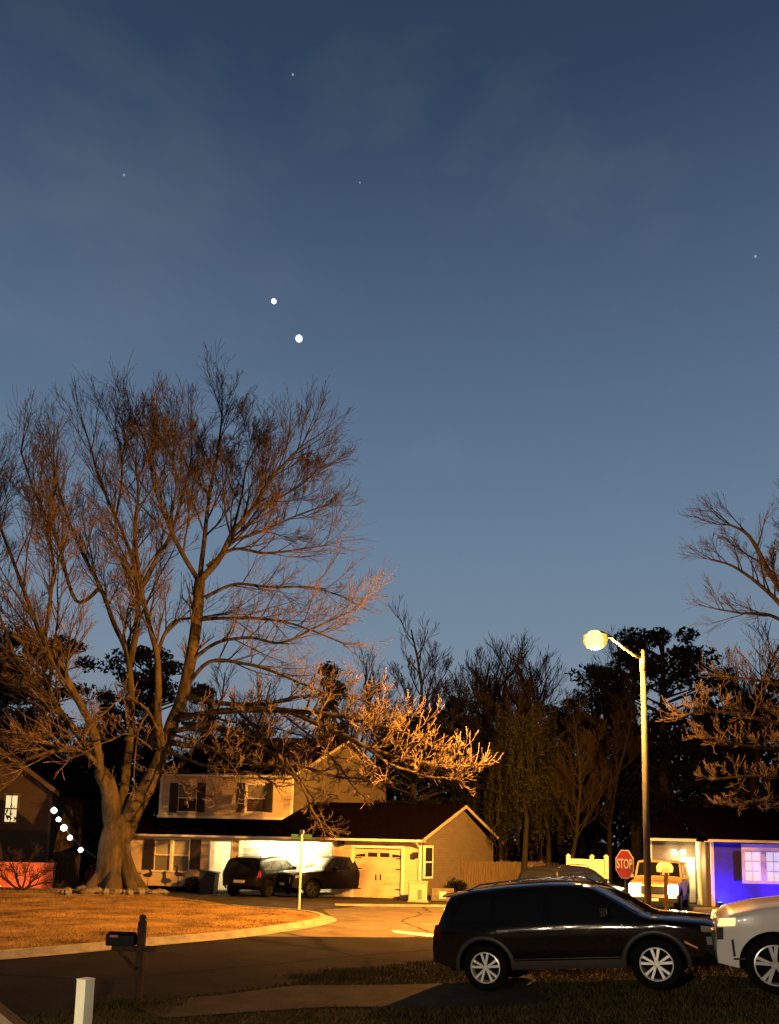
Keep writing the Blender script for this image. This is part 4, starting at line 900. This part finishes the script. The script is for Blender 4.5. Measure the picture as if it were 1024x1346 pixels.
def car(name, label, paint, prm, lod=1):
    L_, Wd, belt, top, wr, xf, xr, sill = prm['L'], prm['W'], prm['belt'], prm['top'], prm['wr'], prm['xf'], prm['xr'], prm['sill']
    x0, x1 = top[0][0], top[-1][0]; Hm = max(z for _, z in top); AR = wr*1.19; root = thing(name, label, prm.get('cat', 'car'))
    ends = prm.get('ends', (.16, .20))
    def zt(x): return sprof(top, x, .04)
    def pf(x):
        a = max(0, (x0+.55)-x)/.55; b = max(0, x-(x1-.75))/.75
        return 1-ends[0]*a**2.2-ends[1]*b**2.2
    def wz(x, z):
        q = Wd/2*pf(x)
        if z > belt: q -= prm.get('lean', .24)*((z-belt)/(Hm-belt))**1.15
        elif z > belt-.25: q -= .0+.03*((z-(belt-.25))/.25)**2
        if z > belt: q -= .03
        if z < .98: q -= .05*((.98-z)/.68)
        if z < .5: q -= .03*((.5-z)/.2)**2
        for xw in (xf, xr):   # fender swell
            q += .028*math.exp(-((x-xw)/.42)**2)*max(0, 1-abs(z-(wr+AR)*.82)/.45)
        return q
    def zl(x):
        z = sill
        if x > x1-.35: z = sill+.0+.10*((x-(x1-.35))/.35)
        if x < x0+.35: z = sill+.06+.10*((x0+.35-x)/.35)
        for xw in (xf, xr):
            if abs(x-xw) < AR: z = max(z, wr+math.sqrt(AR*AR-(x-xw)**2))
        return z
    cols = set([x0, x1]); k = x0
    while k < x1: cols.add(round(k, 4)); k += .06
    for xw in (xf, xr):
        for j in range(-14, 15): cols.add(round(xw+AR*math.sin(j/14*math.pi/2), 4))
        cols.add(xw-AR-.001); cols.add(xw+AR+.001)
    for a, _ in top: cols.add(a)
    cols = sorted(cols); NS, NT = 10, 8
    def sec(x):
        z0, z1 = zl(x), zt(x); rr_ = min(prm.get('rr', .15), (z1-z0)*.4); zs = z1-rr_; pts = []
        for i in range(NS+1): z = z0+(zs-z0)*i/NS; pts.append((wz(x, z), z))
        y_ = pts[-1][0]
        for i in range(1, NT+1): a = i/NT*math.pi/2; pts.append((y_*max(0, math.cos(a))**.62, zs+rr_*math.sin(a)**.8))
        return pts
    def topsurf(x, yf, off=.006):
        z0, z1 = zl(x), zt(x); rr_ = min(prm.get('rr', .15), (z1-z0)*.4); zs = z1-rr_; y_ = wz(x, zs); c = abs(yf)**(1/.62); s_ = math.sqrt(max(0, 1-c*c))
        slope = (zt(x+.03)-zt(x-.03))/.06; n_ = Vector((-slope, 0, 1)).normalized()
        return Vector((x, y_*yf, zs+rr_*s_**.8))+n_*off
    mb = MB(); n = NS+NT+1; vs = []
    for x in cols:
        s = sec(x); vs += [(x, y_, z) for y_, z in s]+[(x, -y_, z) for y_, z in s[:-1]][::1]
    st = 2*n-1; fs = []
    for c in range(len(cols)-1):
        o, p = c*st, (c+1)*st
        for i in range(n-1): fs.append((o+i, o+i+1, p+i+1, p+i)[::-1])
        for i in range(n-1):
            a = o+n+i; b = o+n+i+1 if i < n-2 else o+n-1; a2 = p+n+i; b2 = p+n+i+1 if i < n-2 else p+n-1
            fs.append((a, b, b2, a2))
    for c in (0, len(cols)-1):
        o = c*st; f = [o+i for i in range(n)]+[o+n+i for i in range(n-2, -1, -1)]; fs.append(tuple(f) if c == 0 else tuple(f[::-1]))
    mb.add(vs, fs); body = mb.build('body', paint, root, smooth=True)
    try:
        body.data.set_sharp_from_angle(angle=R_(38))
    except Exception: pass
    # underbody
    MB().bb(x0+.25, x1-.25, -Wd/2+.34, Wd/2-.34, sill-.02, min(wr+AR*.8, belt-.1)).build('underbody', 'under', root)
    # side panels
    def side(q, off, s, nu=8, nv=4, mbb=None):
        mbb = mbb or MB(); (ax,az),(bx,bz),(cx,cz),(dx,dz) = q
        def fn(u, v):
            x = (ax*(1-u)+bx*u)*(1-v)+(dx*(1-u)+cx*u)*v; z = (az*(1-u)+bz*u)*(1-v)+(dz*(1-u)+cz*u)*v
            return (x, s*(wz(x, z)+off), z)
        mbb.grid(fn, nu, nv)
        if s > 0: mbb.f = [f[::-1] for f in mbb.f]
        return mbb
    for q in prm['wins']:
        for s in (-1, 1): side(q, .006, s).build('side_window', 'car_glass', root, smooth=True)
    for nm, xa, xb, yf in prm['screens']:
        mb = MB().grid(lambda u, v: topsurf(xa+(xb-xa)*u, -yf+2*yf*v), 8, 10); mb.build(nm, 'car_glass', root, smooth=True)
    if lod:
        for xs_ in prm['seams']:
            for s in (-1, 1): side(((xs_[0]-.004, sill+.04), (xs_[0]+.004, sill+.04), (xs_[1]+.004, belt-.02), (xs_[1]-.004, belt-.02)), .0015, s, 1, 8).build('door_gap', 'under', root)
        for hx in prm['handles']:
            for s in (-1, 1):
                z = belt-.13; mb = MB(); yy_ = wz(hx, z); mb.bb(hx-.11, hx+.11, min(s*(yy_+.012), s*(yy_+.04)), max(s*(yy_+.012), s*(yy_+.04)), z-.016, z+.016); mb.bb(hx-.11, hx-.08, min(s*(yy_-.01), s*(yy_+.012)), max(s*(yy_-.01), s*(yy_+.012)), z-.014, z+.014); mb.bb(hx+.08, hx+.11, min(s*(yy_-.01), s*(yy_+.012)), max(s*(yy_-.01), s*(yy_+.012)), z-.014, z+.014)
                mb.build('door_handle', prm.get('hmat', 'chrome'), root)
        cl = prm.get('clad')
        if cl:
            for s in (-1, 1):
                mb = MB()
                for xw in (xf, xr):
                    def arc(u, v):
                        a = math.pi*(-.08+1.16*u); R2 = AR+.002+v*.075; x = xw+R2*math.cos(a); z = wr+R2*math.sin(a); z = max(z, sill)
                        return (x, s*(wz(x, z)+.018*(1-abs(2*v-1)**4)), z)
                    k0 = len(mb.f); mb.grid(arc, 30, 4)
                side(((xr+AR, sill), (xf-AR, sill), (xf-AR, sill+.14), (xr+AR, sill+.14)), .02, s, 20, 3, mb)
                mb.build('wheel_arch_trim', cl, root, smooth=True)
            for s in (-1, 1):
                mb = MB(); side(((xr+AR+.05, sill+.16), (xf-AR-.05, sill+.16), (xf-AR-.05, sill+.178), (xr+AR+.05, sill+.178)), .010, s, 20, 1, mb); mb.build('chrome_strip', 'chrome', root)
        for s in (-1, 1):   # mirrors
            mx_ = prm['mirror']; yy_ = wz(mx_, belt+.05); mb = MB(); mb.box((mx_, s*(yy_+.15), belt+.09), (.13,.2,.15)); mb.box((mx_, s*(yy_+.04), belt+.04), (.05,.12,.05)); mb.build('mirror', paint, root, bevel=.03)
        if prm.get('rails'):
            for s in (-1, 1):
                pts = [Vector((x, s*(Wd/2-.36), zt(x)+.045 if 0 < i < 8 else zt(x)-.02)) for i, x in enumerate([prm['rails'][0]+(prm['rails'][1]-prm['rails'][0])*j/8 for j in range(9)])]
                MB().tube(pts, .016, 6).build('roof_rail', prm.get('railmat', 'chrome'), root, smooth=True)
    # lamps
    for nm, q, mt in prm.get('lamps', []):
        for s in (-1, 1):
            if nm.endswith('*'):
                continue
            side(q, .008, s, 6, 3).build(nm, mt, root, smooth=True)
    for nm, (fx, ya, yb, za, zb), mt in prm.get('faces', []):   # pieces on the end caps
        for s in ((-1, 1) if ya > 0 else (1,)):
            lo, hi = (s*ya, s*yb) if ya > 0 else (ya, yb)
            MB().bb(fx[0], fx[1], min(lo, hi), max(lo, hi), za, zb).build(nm, mt, root, bevel=.01)
    for xw in (xf, xr):
        for s in (-1, 1): wheel(root, xw, s*(Wd/2-.13), wr, .24, prm.get('rim', 'rim'), s, prm.get('style', 0), prm.get('hub', .68))
    return root
def setcar(root, fwd, pos, up=None):
    f = Vector(fwd).normalized(); l = Vector((0,0,1)).cross(f).normalized(); u = f.cross(l); m = Matrix((f, l, u)).transposed().to_4x4(); m.translation = Vector(pos)
    root.rotation_euler = m.to_euler(); root.location = pos
# near black SUV
WR = .385
SUV = dict(L=4.75, W=1.90, belt=1.12, wr=WR, xf=1.42, xr=-1.38, sill=.34, rr=.15,
    top=[(-2.36,.80),(-2.34,.98),(-2.28,1.14),(-2.20,1.22),(-2.03,1.60),(-1.97,1.66),(-1.6,1.71),(-1.0,1.745),(-.3,1.75),(.2,1.72),(.5,1.655),(.9,1.42),(1.25,1.19),(1.38,1.14),(1.8,1.10),(2.2,1.04),(2.40,.97),(2.50,.84),(2.53,.60)], ends=(.14,.15),
    wins=[((-1.92,1.16),(-1.22,1.16),(-1.22,1.52),(-1.70,1.52)), ((-1.14,1.16),(-.30,1.16),(-.30,1.56),(-1.14,1.53)), ((-.20,1.16),(.72,1.17),(.32,1.50),(-.20,1.56)), ((.78,1.165),(1.02,1.165),(.84,1.26),(.70,1.33))],
    screens=[('windshield',.56,1.22,.86), ('rear_window',-2.19,-2.05,.80)], seams=[(-1.02,-1.16),(-.25,-.25),(.98,.90)], handles=[-1.0,-.05], clad='car_clad', mirror=.72, rails=(-1.7,.35),
    lamps=[('headlight',((2.14,.86),(2.44,.82),(2.42,.90),(2.14,.95)),'lens_off'), ('headlight',((2.2,.66),(2.40,.64),(2.40,.76),(2.2,.78)),'lens_off'), ('tail_light',((-2.34,.86),(-2.16,.86),(-2.12,1.12),(-2.26,1.12)),'tail_off'), ('reflector',((1.88,.70),(2.06,.60),(2.06,.63),(1.88,.735)),'amber_dim')],
    faces=[('grille',((2.51,2.545),-.5,.5,.58,.80),'black_metal'), ('number_plate',((-2.385,-2.362),-.26,.26,.62,.74),'plate')])
M['amber_dim'] = mat('amber reflector', (.75,.34,.10), .3, 0, coat=.5)
sv = car('suv', 'black SUV with bright double spoke alloy wheels parked side on in the foreground', 'car_black', SUV)
bR = P(643, 1302, 13.95); bF = P(868, 1300, 12.85)
fw = (bF-bR); ctr_near = (bR+bF)/2; print('wheelbase px-derived', fw.length, bR, bF)
fl_ = fw.normalized(); lft = Vector((0,0,1)).cross(fl_).normalized()
sc_ = fw.length/(SUV['xf']-SUV['xr'])
setcar(sv, fw, ctr_near + lft*(.82*sc_) - fl_*(.02*sc_)); sv.scale = (sc_,)*3
# spoiler
mb = MB().grid(lambda u, v: (-1.98-.22*u, (-.62+1.24*v)*(1-.06*u), 1.662-.02*u-.05*(2*v-1)**4), 3, 10); mb.grid(lambda u, v: (-1.98-.22*u, (-.62+1.24*v)*(1-.06*u), 1.628-.0*u-.05*(2*v-1)**4), 3, 10)
mb.build('spoiler', 'car_black', sv, smooth=True)
# white SUV / truck nose
WSUV = dict(L=5.2, W=2.0, belt=1.26, wr=.41, xf=1.78, xr=-1.5, sill=.36, rr=.14, lean=.2,
    top=[(-2.55,.9),(-2.5,1.2),(-2.35,1.6),(-2.2,1.8),(-1.5,1.86),(.1,1.86),(.45,1.78),(1.0,1.40),(1.2,1.33),(1.9,1.29),(2.3,1.22),(2.45,1.12),(2.52,.95),(2.55,.7)], ends=(.1,.13),
    wins=[((-2.2,1.3),(-1.3,1.3),(-1.3,1.66),(-2.1,1.66)), ((-1.2,1.3),(-.3,1.3),(-.3,1.68),(-1.2,1.68)), ((-.2,1.3),(.75,1.3),(.42,1.64),(-.2,1.68))],
    screens=[('windshield',.5,.98,.86)], seams=[(-1.1,-1.2),(-.25,-.25),(.9,.85)], handles=[-1.05,-.05], clad=None, mirror=.7, rim='rim_grey', style=1, hub=.72,
    lamps=[('headlight',((2.26,1.0),(2.50,1.0),(2.46,1.11),(2.24,1.11)),'amber_on'), ('bumper_vent',((2.30,.55),(2.335,.55),(2.335,.80),(2.30,.80)),'black_metal'), ('bumper_vent',((2.15,.50),(2.335,.50),(2.335,.53),(2.15,.53)),'black_metal'), ('badge',((2.44,.80),(2.53,.80),(2.52,.98),(2.42,.98)),'black_metal')],
    faces=[('grille',((2.53,2.58),-.6,.6,.6,.92),'black_metal')])
ws = car('suv', 'white SUV cut by the right edge with a lit amber headlamp', 'car_white', WSUV)
c = P(1024, 1306, 11.7); print('white base z', c.z, 'terrain', g(c.x, c.y))
f2 = Vector((-.95,.31,-.10)).normalized(); l2 = Vector((0,0,1)).cross(f2).normalized()
ss = .93; setcar(ws, f2, c - f2*(1.78*ss) - l2*(.87*ss)); ws.scale = (ss,)*3
# driveway SUV and pickup
D2 = dict(SUV); D2.update(cat='car', clad=None, rim='black_metal', hmat='black_metal', railmat='black_metal', faces=SUV['faces'], lamps=SUV['lamps'][:2]+[('tail_light',((-2.34,.86),(-2.16,.86),(-2.12,1.12),(-2.26,1.12)),'tail')])
ds = car('suv', 'black SUV seen from behind parked in front of the lit porch', 'car_dark', D2)
p = G(316, 1180); fd = Vector((.34,.94,0)).normalized(); setcar(ds, fd, Vector((p.x, p.y, .01))+fd*2.1); ds.scale = (.96,)*3
PK = dict(L=5.4, W=1.95, belt=1.16, wr=.40, xf=1.75, xr=-1.65, sill=.38, rr=.10, cat='pickup truck',
    top=[(-2.7,.95),(-2.68,1.16),(-2.62,1.20),(-.95,1.20),(-.90,1.25),(-.72,1.72),(-.55,1.79),(.35,1.80),(.6,1.72),(1.12,1.26),(1.25,1.20),(2.3,1.14),(2.55,1.04),(2.66,.9),(2.7,.6)], ends=(.04,.16),
    wins=[((-.62,1.2),(-.05,1.2),(-.05,1.62),(-.55,1.62)), ((.03,1.2),(.85,1.2),(.5,1.6),(.03,1.63))], screens=[('windshield',.64,1.1,.86), ('rear_window',-.88,-.74,.78)], seams=[(-.62,-.62),(0,0),(.95,.95)], handles=[-.5,.15], clad=None, mirror=.7, rim='black_metal', hmat='black_metal',
    lamps=[('headlight',((2.35,.9),(2.62,.86),(2.6,.98),(2.35,1.02)),'lens_off'), ('tail_light',((-2.69,.85),(-2.62,.85),(-2.62,1.1),(-2.69,1.1)),'tail')],
    faces=[('grille',((2.68,2.73),-.6,.6,.62,.86),'black_metal'), ('number_plate',((2.74,2.76),-.2,.2,.52,.64),'plate')])
pk = car('pickup_truck', 'dark pickup truck with its cargo bed towards the garage door', 'car_dark', PK)
p = G(434, 1181); setcar(pk, (-.80,-.60,0), Vector((p.x+.1, p.y+1.4, .01))); pk.scale = (.96,)*3
# distant dark car
D3 = dict(SUV); D3.update(clad=None, rim='black_metal', hmat='chrome', railmat='black_metal', lamps=SUV['lamps'][:2]+[('tail_light',((-2.34,.86),(-2.16,.86),(-2.12,1.12),(-2.26,1.12)),'tail')])
dc = car('suv', 'dark SUV with small red rear lamps parked below the white vinyl fence', 'car_dark', D3, lod=1)
p = P(752, 1180, 30.5); setcar(dc, (.70,.71,0), (p.x, 30.8, 0)); dc.scale = (.98,)*3
# boxy tan
BX = dict(L=4.4, W=1.85, belt=1.22, wr=.41, xf=1.40, xr=-1.30, sill=.42, rr=.07, lean=.10,
    top=[(-2.2,.95),(-2.19,1.3),(-2.12,1.88),(-2.05,1.92),(.25,1.94),(.36,1.90),(.62,1.28),(.70,1.24),(1.9,1.16),(2.08,1.08),(2.12,.95),(2.13,.6)], ends=(.02,.10),
    wins=[((-2.0,1.27),(-1.1,1.27),(-1.1,1.74),(-1.96,1.74)), ((-1.0,1.27),(-.3,1.27),(-.3,1.74),(-1.0,1.74)), ((-.2,1.27),(.48,1.27),(.3,1.72),(-.2,1.74))], screens=[('windshield',.38,.60,.9)], seams=[(-.95,-1.05),(-.25,-.25),(.65,.6)], handles=[-.9,-.1], clad='car_clad', mirror=.5, rim='rim_grey', style=1,
    lamps=[], faces=[('grille',((2.13,2.17),-.45,.45,.72,1.0),'black_metal'), ('headlight',((2.13,2.24),.50,.86,.72,1.06),'head_on'), ('bumper',((2.13,2.32),-.86,.86,.44,.60),'black_metal'), ('number_plate',((2.33,2.34),-.2,.2,.47,.57),'plate')])
bx = car('suv', 'boxy tan SUV with headlights on, behind the stop sign and lamp pole', 'car_tan', BX)
p = P(882, 1190, 32.2); setcar(bx, (-.42,-.91,0), (p.x, 33.4, 0))
for s in (-1, 1): spot('headlamp', (2.25, s*.69, .88), (8, s*.9, .3), 120, (1,.85,.6), 70, .6, .04, bx)

# ------------------------------------------------------------------ street furniture
LY = 24.0; lb = G(852, 1224.5); lb = Vector((P(852,1187,LY).x, LY, 0)); lt = P(845, 858, LY)
lp_ = thing('street_lamp', 'tall grey street lamp with a curved arm and glowing orange head', 'street lamp', lb)
top_ = lt-lb
MB().tube([Vector((0,0,0)), top_*.5, top_], [.105,.092,.078], 16).build('pole', 'galv', lp_, smooth=True)
MB().lathe([(0,0),(.24,0),(.24,.04),(.16,.08),(.13,.3),(0,.3)], 16).build('base', 'galv', lp_)
MB().tube([top_-Vector((0,0,.55)), top_+Vector((0,0,.06)), top_+Vector((0,0,.10))], [.10,.10,.04], 12).build('collar', 'galv', lp_, smooth=True)
hd = P(781, 846, LY-.5); hr = hd-lb; a0 = P(803, 838, LY-.32)-lb
MB().tube([top_-Vector((0,0,.18)), top_*.0+P(832,860,LY-.1)-lb, P(818,850,LY-.2)-lb, a0], [.055,.05,.045,.04], 10).build('arm', 'galv', lp_, smooth=True)
ad = (hr-a0); ad.z = 0; ad.normalize(); rot = Matrix.Rotation(math.atan2(ad.y, ad.x), 3, 'Z') @ Matrix.Rotation(R_(-6), 3, 'Y')
mb = MB()
prof = [(-.02,.05,.05),(.08,.09,.07),(.25,.15,.10),(.45,.17,.12),(.60,.14,.10),(.68,.06,.05)]; o_ = []
for (x, yw, zh) in prof: o_.append([rot @ Vector((x, yw*math.cos(k*math.pi/6), max(0, zh*math.sin(k*math.pi/6)) if k <= 6 else -.02))+a0 for k in range(12)])
mb.add([v for row in o_ for v in row], [(i*12+k, i*12+(k+1) % 12, (i+1)*12+(k+1) % 12, (i+1)*12+k) for i in range(5) for k in range(12)])
M['sodium_core'] = mat('sodium bulb', (.02,.01,0), .5, 0, emit=(1,.74,.26), estr=2.0)
head = mb.build('lamp_head', 'galv', lp_, smooth=True)
lc = a0+rot @ Vector((.52,0,-.05)); lens = MB(); RL = .34
lens.lathe([(RL*.80,.02),(RL*.97,-.05),(RL,-.14),(RL*.93,-.24),(RL*.7,-.34),(RL*.35,-.40),(0,-.42)], 20, tf=lambda q: q+lc); lens.lathe([(RL*.98,0),(0,.01)], 20, tf=lambda q: q+lc)
lens.build('lens', 'sodium', head, smooth=True)
MB().lathe([(0,.30),(.15,.26),(.255,.14),(.29,0),(.255,-.14),(.15,-.26),(0,-.30)], 18, tf=lambda q: q*.95+lc+Vector((-.06,-.14,-.16))).build('bulb', 'sodium_core', head, smooth=True)
SOD = (1, .40, .055)
lw_ = lc+Vector((0,0,-.60))
spot('street_light', lw_, lw_+Vector((-.62,.66,-.58)), 36000, SOD, 158, .85, .14, lp_)
point('lamp_glow', lw_+Vector((0,0,.02)), 11000, SOD, .1, lp_)

# stop sign
YS = 23.0; sc0 = P(821,1136,YS); st_ = thing('stop_sign', 'red octagonal stop sign on a thin post left of the lamp pole', 'traffic sign', (sc0.x, YS, 0), R_(-68)); zc = sc0.z; ro = .42
oc = lambda rr, y: [(rr*math.cos(R_(22.5+45*k)), rr*math.sin(R_(22.5+45*k))) for k in range(8)]
MB().prism(oc(ro,0), 0, .006, lambda a, b, h: (a, h, zc+b)).build('border', 'sign_white', st_)
MB().prism(oc(ro*.92,0), -.003, -.0005, lambda a, b, h: (a, h, zc+b)).build('plate', 'sign_red', st_)
MB().bb(-.03, .03, .01, .05, 0, zc+.38).build('post', 'galv', st_)
def text_mesh(txt, size, name, m, parent, loc, rot, scale=(1,1,1)):
    cu = bpy.data.curves.new('t', 'FONT'); cu.body = txt; cu.size = size; cu.align_x = 'CENTER'; cu.align_y = 'CENTER'; cu.extrude = .001; cu.offset = .006
    to = bpy.data.objects.new('t', cu); C.objects.link(to); bpy.context.view_layer.update()
    me = bpy.data.meshes.new_from_object(to.evaluated_get(bpy.context.evaluated_depsgraph_get())); bpy.data.objects.remove(to)
    me.materials.clear(); me.materials.append(M[m]); o = bpy.data.objects.new(name, me); C.objects.link(o); o.parent = parent; o.location = loc; o.rotation_euler = rot; o.scale = scale; return o
text_mesh('STOP', .36, 'lettering', 'sign_white', st_, (0, -.006, zc), (R_(90), 0, 0), (.78, 1, 1))

# street name sign
sb = G(393, 1197); sn = thing('street_name_sign', 'white post carrying green street name blades at the lawn corner', 'street sign', (sb.x, sb.y, .1)); htp = P(394,1092,sb.y).z-.1
MB().tube([(0,0,-.1),(0,0,htp-.12)], .04, 10).build('post', 'paint_w', sn)
MB().box((0,-.0,htp-.19), (.72,.02,.15), Matrix.Rotation(R_(14),3,'Z')).build('blade', 'sign_green', sn); MB().box((0,0,htp-.035), (.36,.02,.15), Matrix.Rotation(R_(-62),3,'Z')).build('blade', 'sign_white', sn)
MB().box((0,0,htp-.115), (.07,.07,.04)).build('bracket', 'galv', sn)
# near mailbox
mb0 = G(181, 1319); ml = thing('mailbox', 'black mailbox on a dark wooden post at the near road edge', 'mailbox', (mb0.x, mb0.y, 0)); s_ = mb0.y
zz = lambda y: P(181, y, s_).z
MB().bb(-.055, .055, -.055, .055, -.1, zz(1212)).build('post', 'wood_d', ml, bevel=.008)
MB().lathe([(.055,0),(.06,.015),(.035,.035),(.055,.06),(.045,.10),(0,.12)], 14, tf=lambda q: q+Vector((0,0,zz(1212)))).build('finial', 'wood_d', ml, smooth=True)
zarm = zz(1246); MB().bb(-.40, .24, -.14, -.058, zarm-.04, zarm+.04).build('arm', 'wood_d', ml)
MB().tube([(-.28,-.1,zarm-.05),(-.04,-.1,zarm-.30)], .03, 6).build('brace', 'wood_d', ml)
mb = MB(); hh = zz(1224)-zarm-.045; sec_ = [(-.085,0),(.085,0),(.085,hh*.55)]+[(.085*math.cos(a*math.pi/8), hh*.55+hh*.45*math.sin(a*math.pi/8)) for a in range(1,8)]+[(-.085,hh*.55)]
mb.prism(sec_, -.46, -.06, lambda a, z, h: (h, a-.10, z+zarm+.045)); bxo = mb.build('box', 'box_black', ml, bevel=.006)
MB().bb(-.475, -.461, -.18, -.02, zarm+.05, zarm+.05+hh*.8).build('door', 'box_black', bxo); MB().bb(-.42, -.30, -.190, -.187, zarm+.045+hh*.62, zarm+.045+hh*.80).build('flag', mat('faded red flag', (.35,.08,.07), .5, .1, 10), bxo)
# far cream mailbox
fm = P(876, 1190, 26.5); t = thing('mailbox', 'cream arched mailbox on a dark post in front of the tan SUV', 'mailbox', (fm.x, 26.5, 0)); zt_ = P(875,1141,26.5).z
MB().bb(-.05, .05, -.05, .05, 0, zt_-.14).build('post', 'wood_d', t)
MB().prism([(-.22,-.14),(-.12,-.14),(-.1,-.02),(.1,-.02),(.12,-.14),(.22,-.14),(.24,.02),(.18,.13),(.08,.18),(-.08,.18),(-.18,.13),(-.24,.02)], -.02, .2, lambda a, z, h: (a, h, z+zt_)).build('hood', 'paint_w', t, bevel=.02)
MB().prism([(-.1,-.22),(.1,-.22),(.1,.04),(.05,.09),(-.05,.09),(-.1,.04)], .0, .25, lambda a, z, h: (a, h-.015, z+zt_)).build('box', 'cabinet', t)
# white marker post in front
wp_ = P(109, 1346, 6.0); t = thing('marker_post', 'short white square post at the bottom left of the frame', 'post', (wp_.x, 6.0, 0), R_(-28)); zt_ = P(109,1286,6.0).z
MB().bb(-.043, .043, -.043, .043, 0, zt_-.006).build('post', 'post_paint', t, bevel=.004); MB().bb(-.0445, .0445, -.0445, .0445, zt_-.006, zt_).build('cap', 'post_paint', t)
# handrail at the bottom-left corner
a = P(-14, 1322, 4.0); b = P(22, 1352, 4.0); d = b-a
t = thing('handrail', 'brown sloping handrail end in the bottom left corner', 'railing', (b.x, 4.0, 0))
ba = Vector((0,0,b.z)); MB().box(ba-d*.5*1.0, (d.length*2.4, .09, .05), Matrix.Rotation(math.atan2(-d.z, d.x), 3, 'Y')).build('rail', 'wood_f', t); MB().bb(-.16, -.08, -.04, .04, 0, b.z+.02).build('post', 'wood_f', t)
# assumed porch lantern, unseen behind the camera, added to light post, rims and SUVs
wb = thing('assumed_lantern', 'assumed lit porch lantern, unseen, on a post behind the viewpoint', 'lantern', (-3.4, -1.6, 0))
MB().tube([(0,0,0),(0,0,3.0)], .05, 8).build('post', 'black_metal', wb); MB().lathe([(.06,3.0),(.1,3.05),(.1,3.25),(.03,3.34),(0,3.36)], 10).build('glass', mat('assumed lantern glass', (1,.8,.5), .4, 0, emit=(1,.78,.5), estr=12), wb)
point('assumed_lantern_light', (0,0,3.5), 2600, (1,.80,.56), .1, wb)

# ------------------------------------------------------------------ bright planets and stars
def star(px, py, rpx, m, label, name, cat_, grp=None):
    D = 900.0; d = ray(px, py).normalized()*D; rr = rpx/F*D*.9; mb = MB(); mb.lathe([(0,-rr),(rr*.5,-rr*.866),(rr*.866,-rr*.5),(rr,0),(rr*.866,rr*.5),(rr*.5,rr*.866),(0,rr)], 14)
    o = mb.build(name, m, smooth=True); o.location = CAM+d; tag(o, label, cat_, grp)
star(393, 445, 4.6, 'star', 'brightest planet, the lower right of the pair high in the sky', 'planet', 'planet')
star(360, 396, 3.3, 'star', 'slightly smaller bright planet, upper left of the pair', 'planet', 'planet')
star(385, 98, 1.3, 'star_dim', 'faint star high above the pair of planets', 'star', 'star', 'faint stars')
star(473, 240, 1.0, 'star_dim', 'very faint star between the top star and the planets', 'star', 'star', 'faint stars')
star(993, 337, 1.6, 'star_dim', 'faint star alone near the right edge of the sky', 'star', 'star', 'faint stars')
star(163, 230, 1.3, 'star_dim', 'faint star in the upper left sky', 'star', 'star', 'faint stars')
print('done', len(bpy.data.objects), sum(len(m.polygons) for m in bpy.data.meshes))


for i, (x, y, z, pw) in enumerate([(-11,-3,2.5,200), (-8.4,-3.2,2.1,200), (-6.2,-2.8,2.7,150), (-9.6,-2.6,3.1,150)]):  # unseen glowing globes, added to put highlights on the black SUV
    t = thing('highlight_globe', ['added highlight globe farthest left behind the viewpoint','low added highlight globe behind the viewpoint','added highlight globe nearest the viewpoint','tallest added highlight globe behind the viewpoint'][i], 'lantern', (x, y, 0), 0, 'added highlight globes behind the viewpoint')
    MB().tube([(0,0,0),(0,0,z-.2)], .05, 8).build('post', 'black_metal', t)
    MB().lathe([(0,z-.22),(.16,z-.14),(.22,z),(.16,z+.14),(0,z+.22)], 14).build('globe', mat('highlight globe glass', (1,.8,.5), .4, 0, emit=(1,.80,.55), estr=55), t, smooth=True)
    point('highlight_lamp', (0,0,z+.45), pw, (1,.78,.5), .1, t)
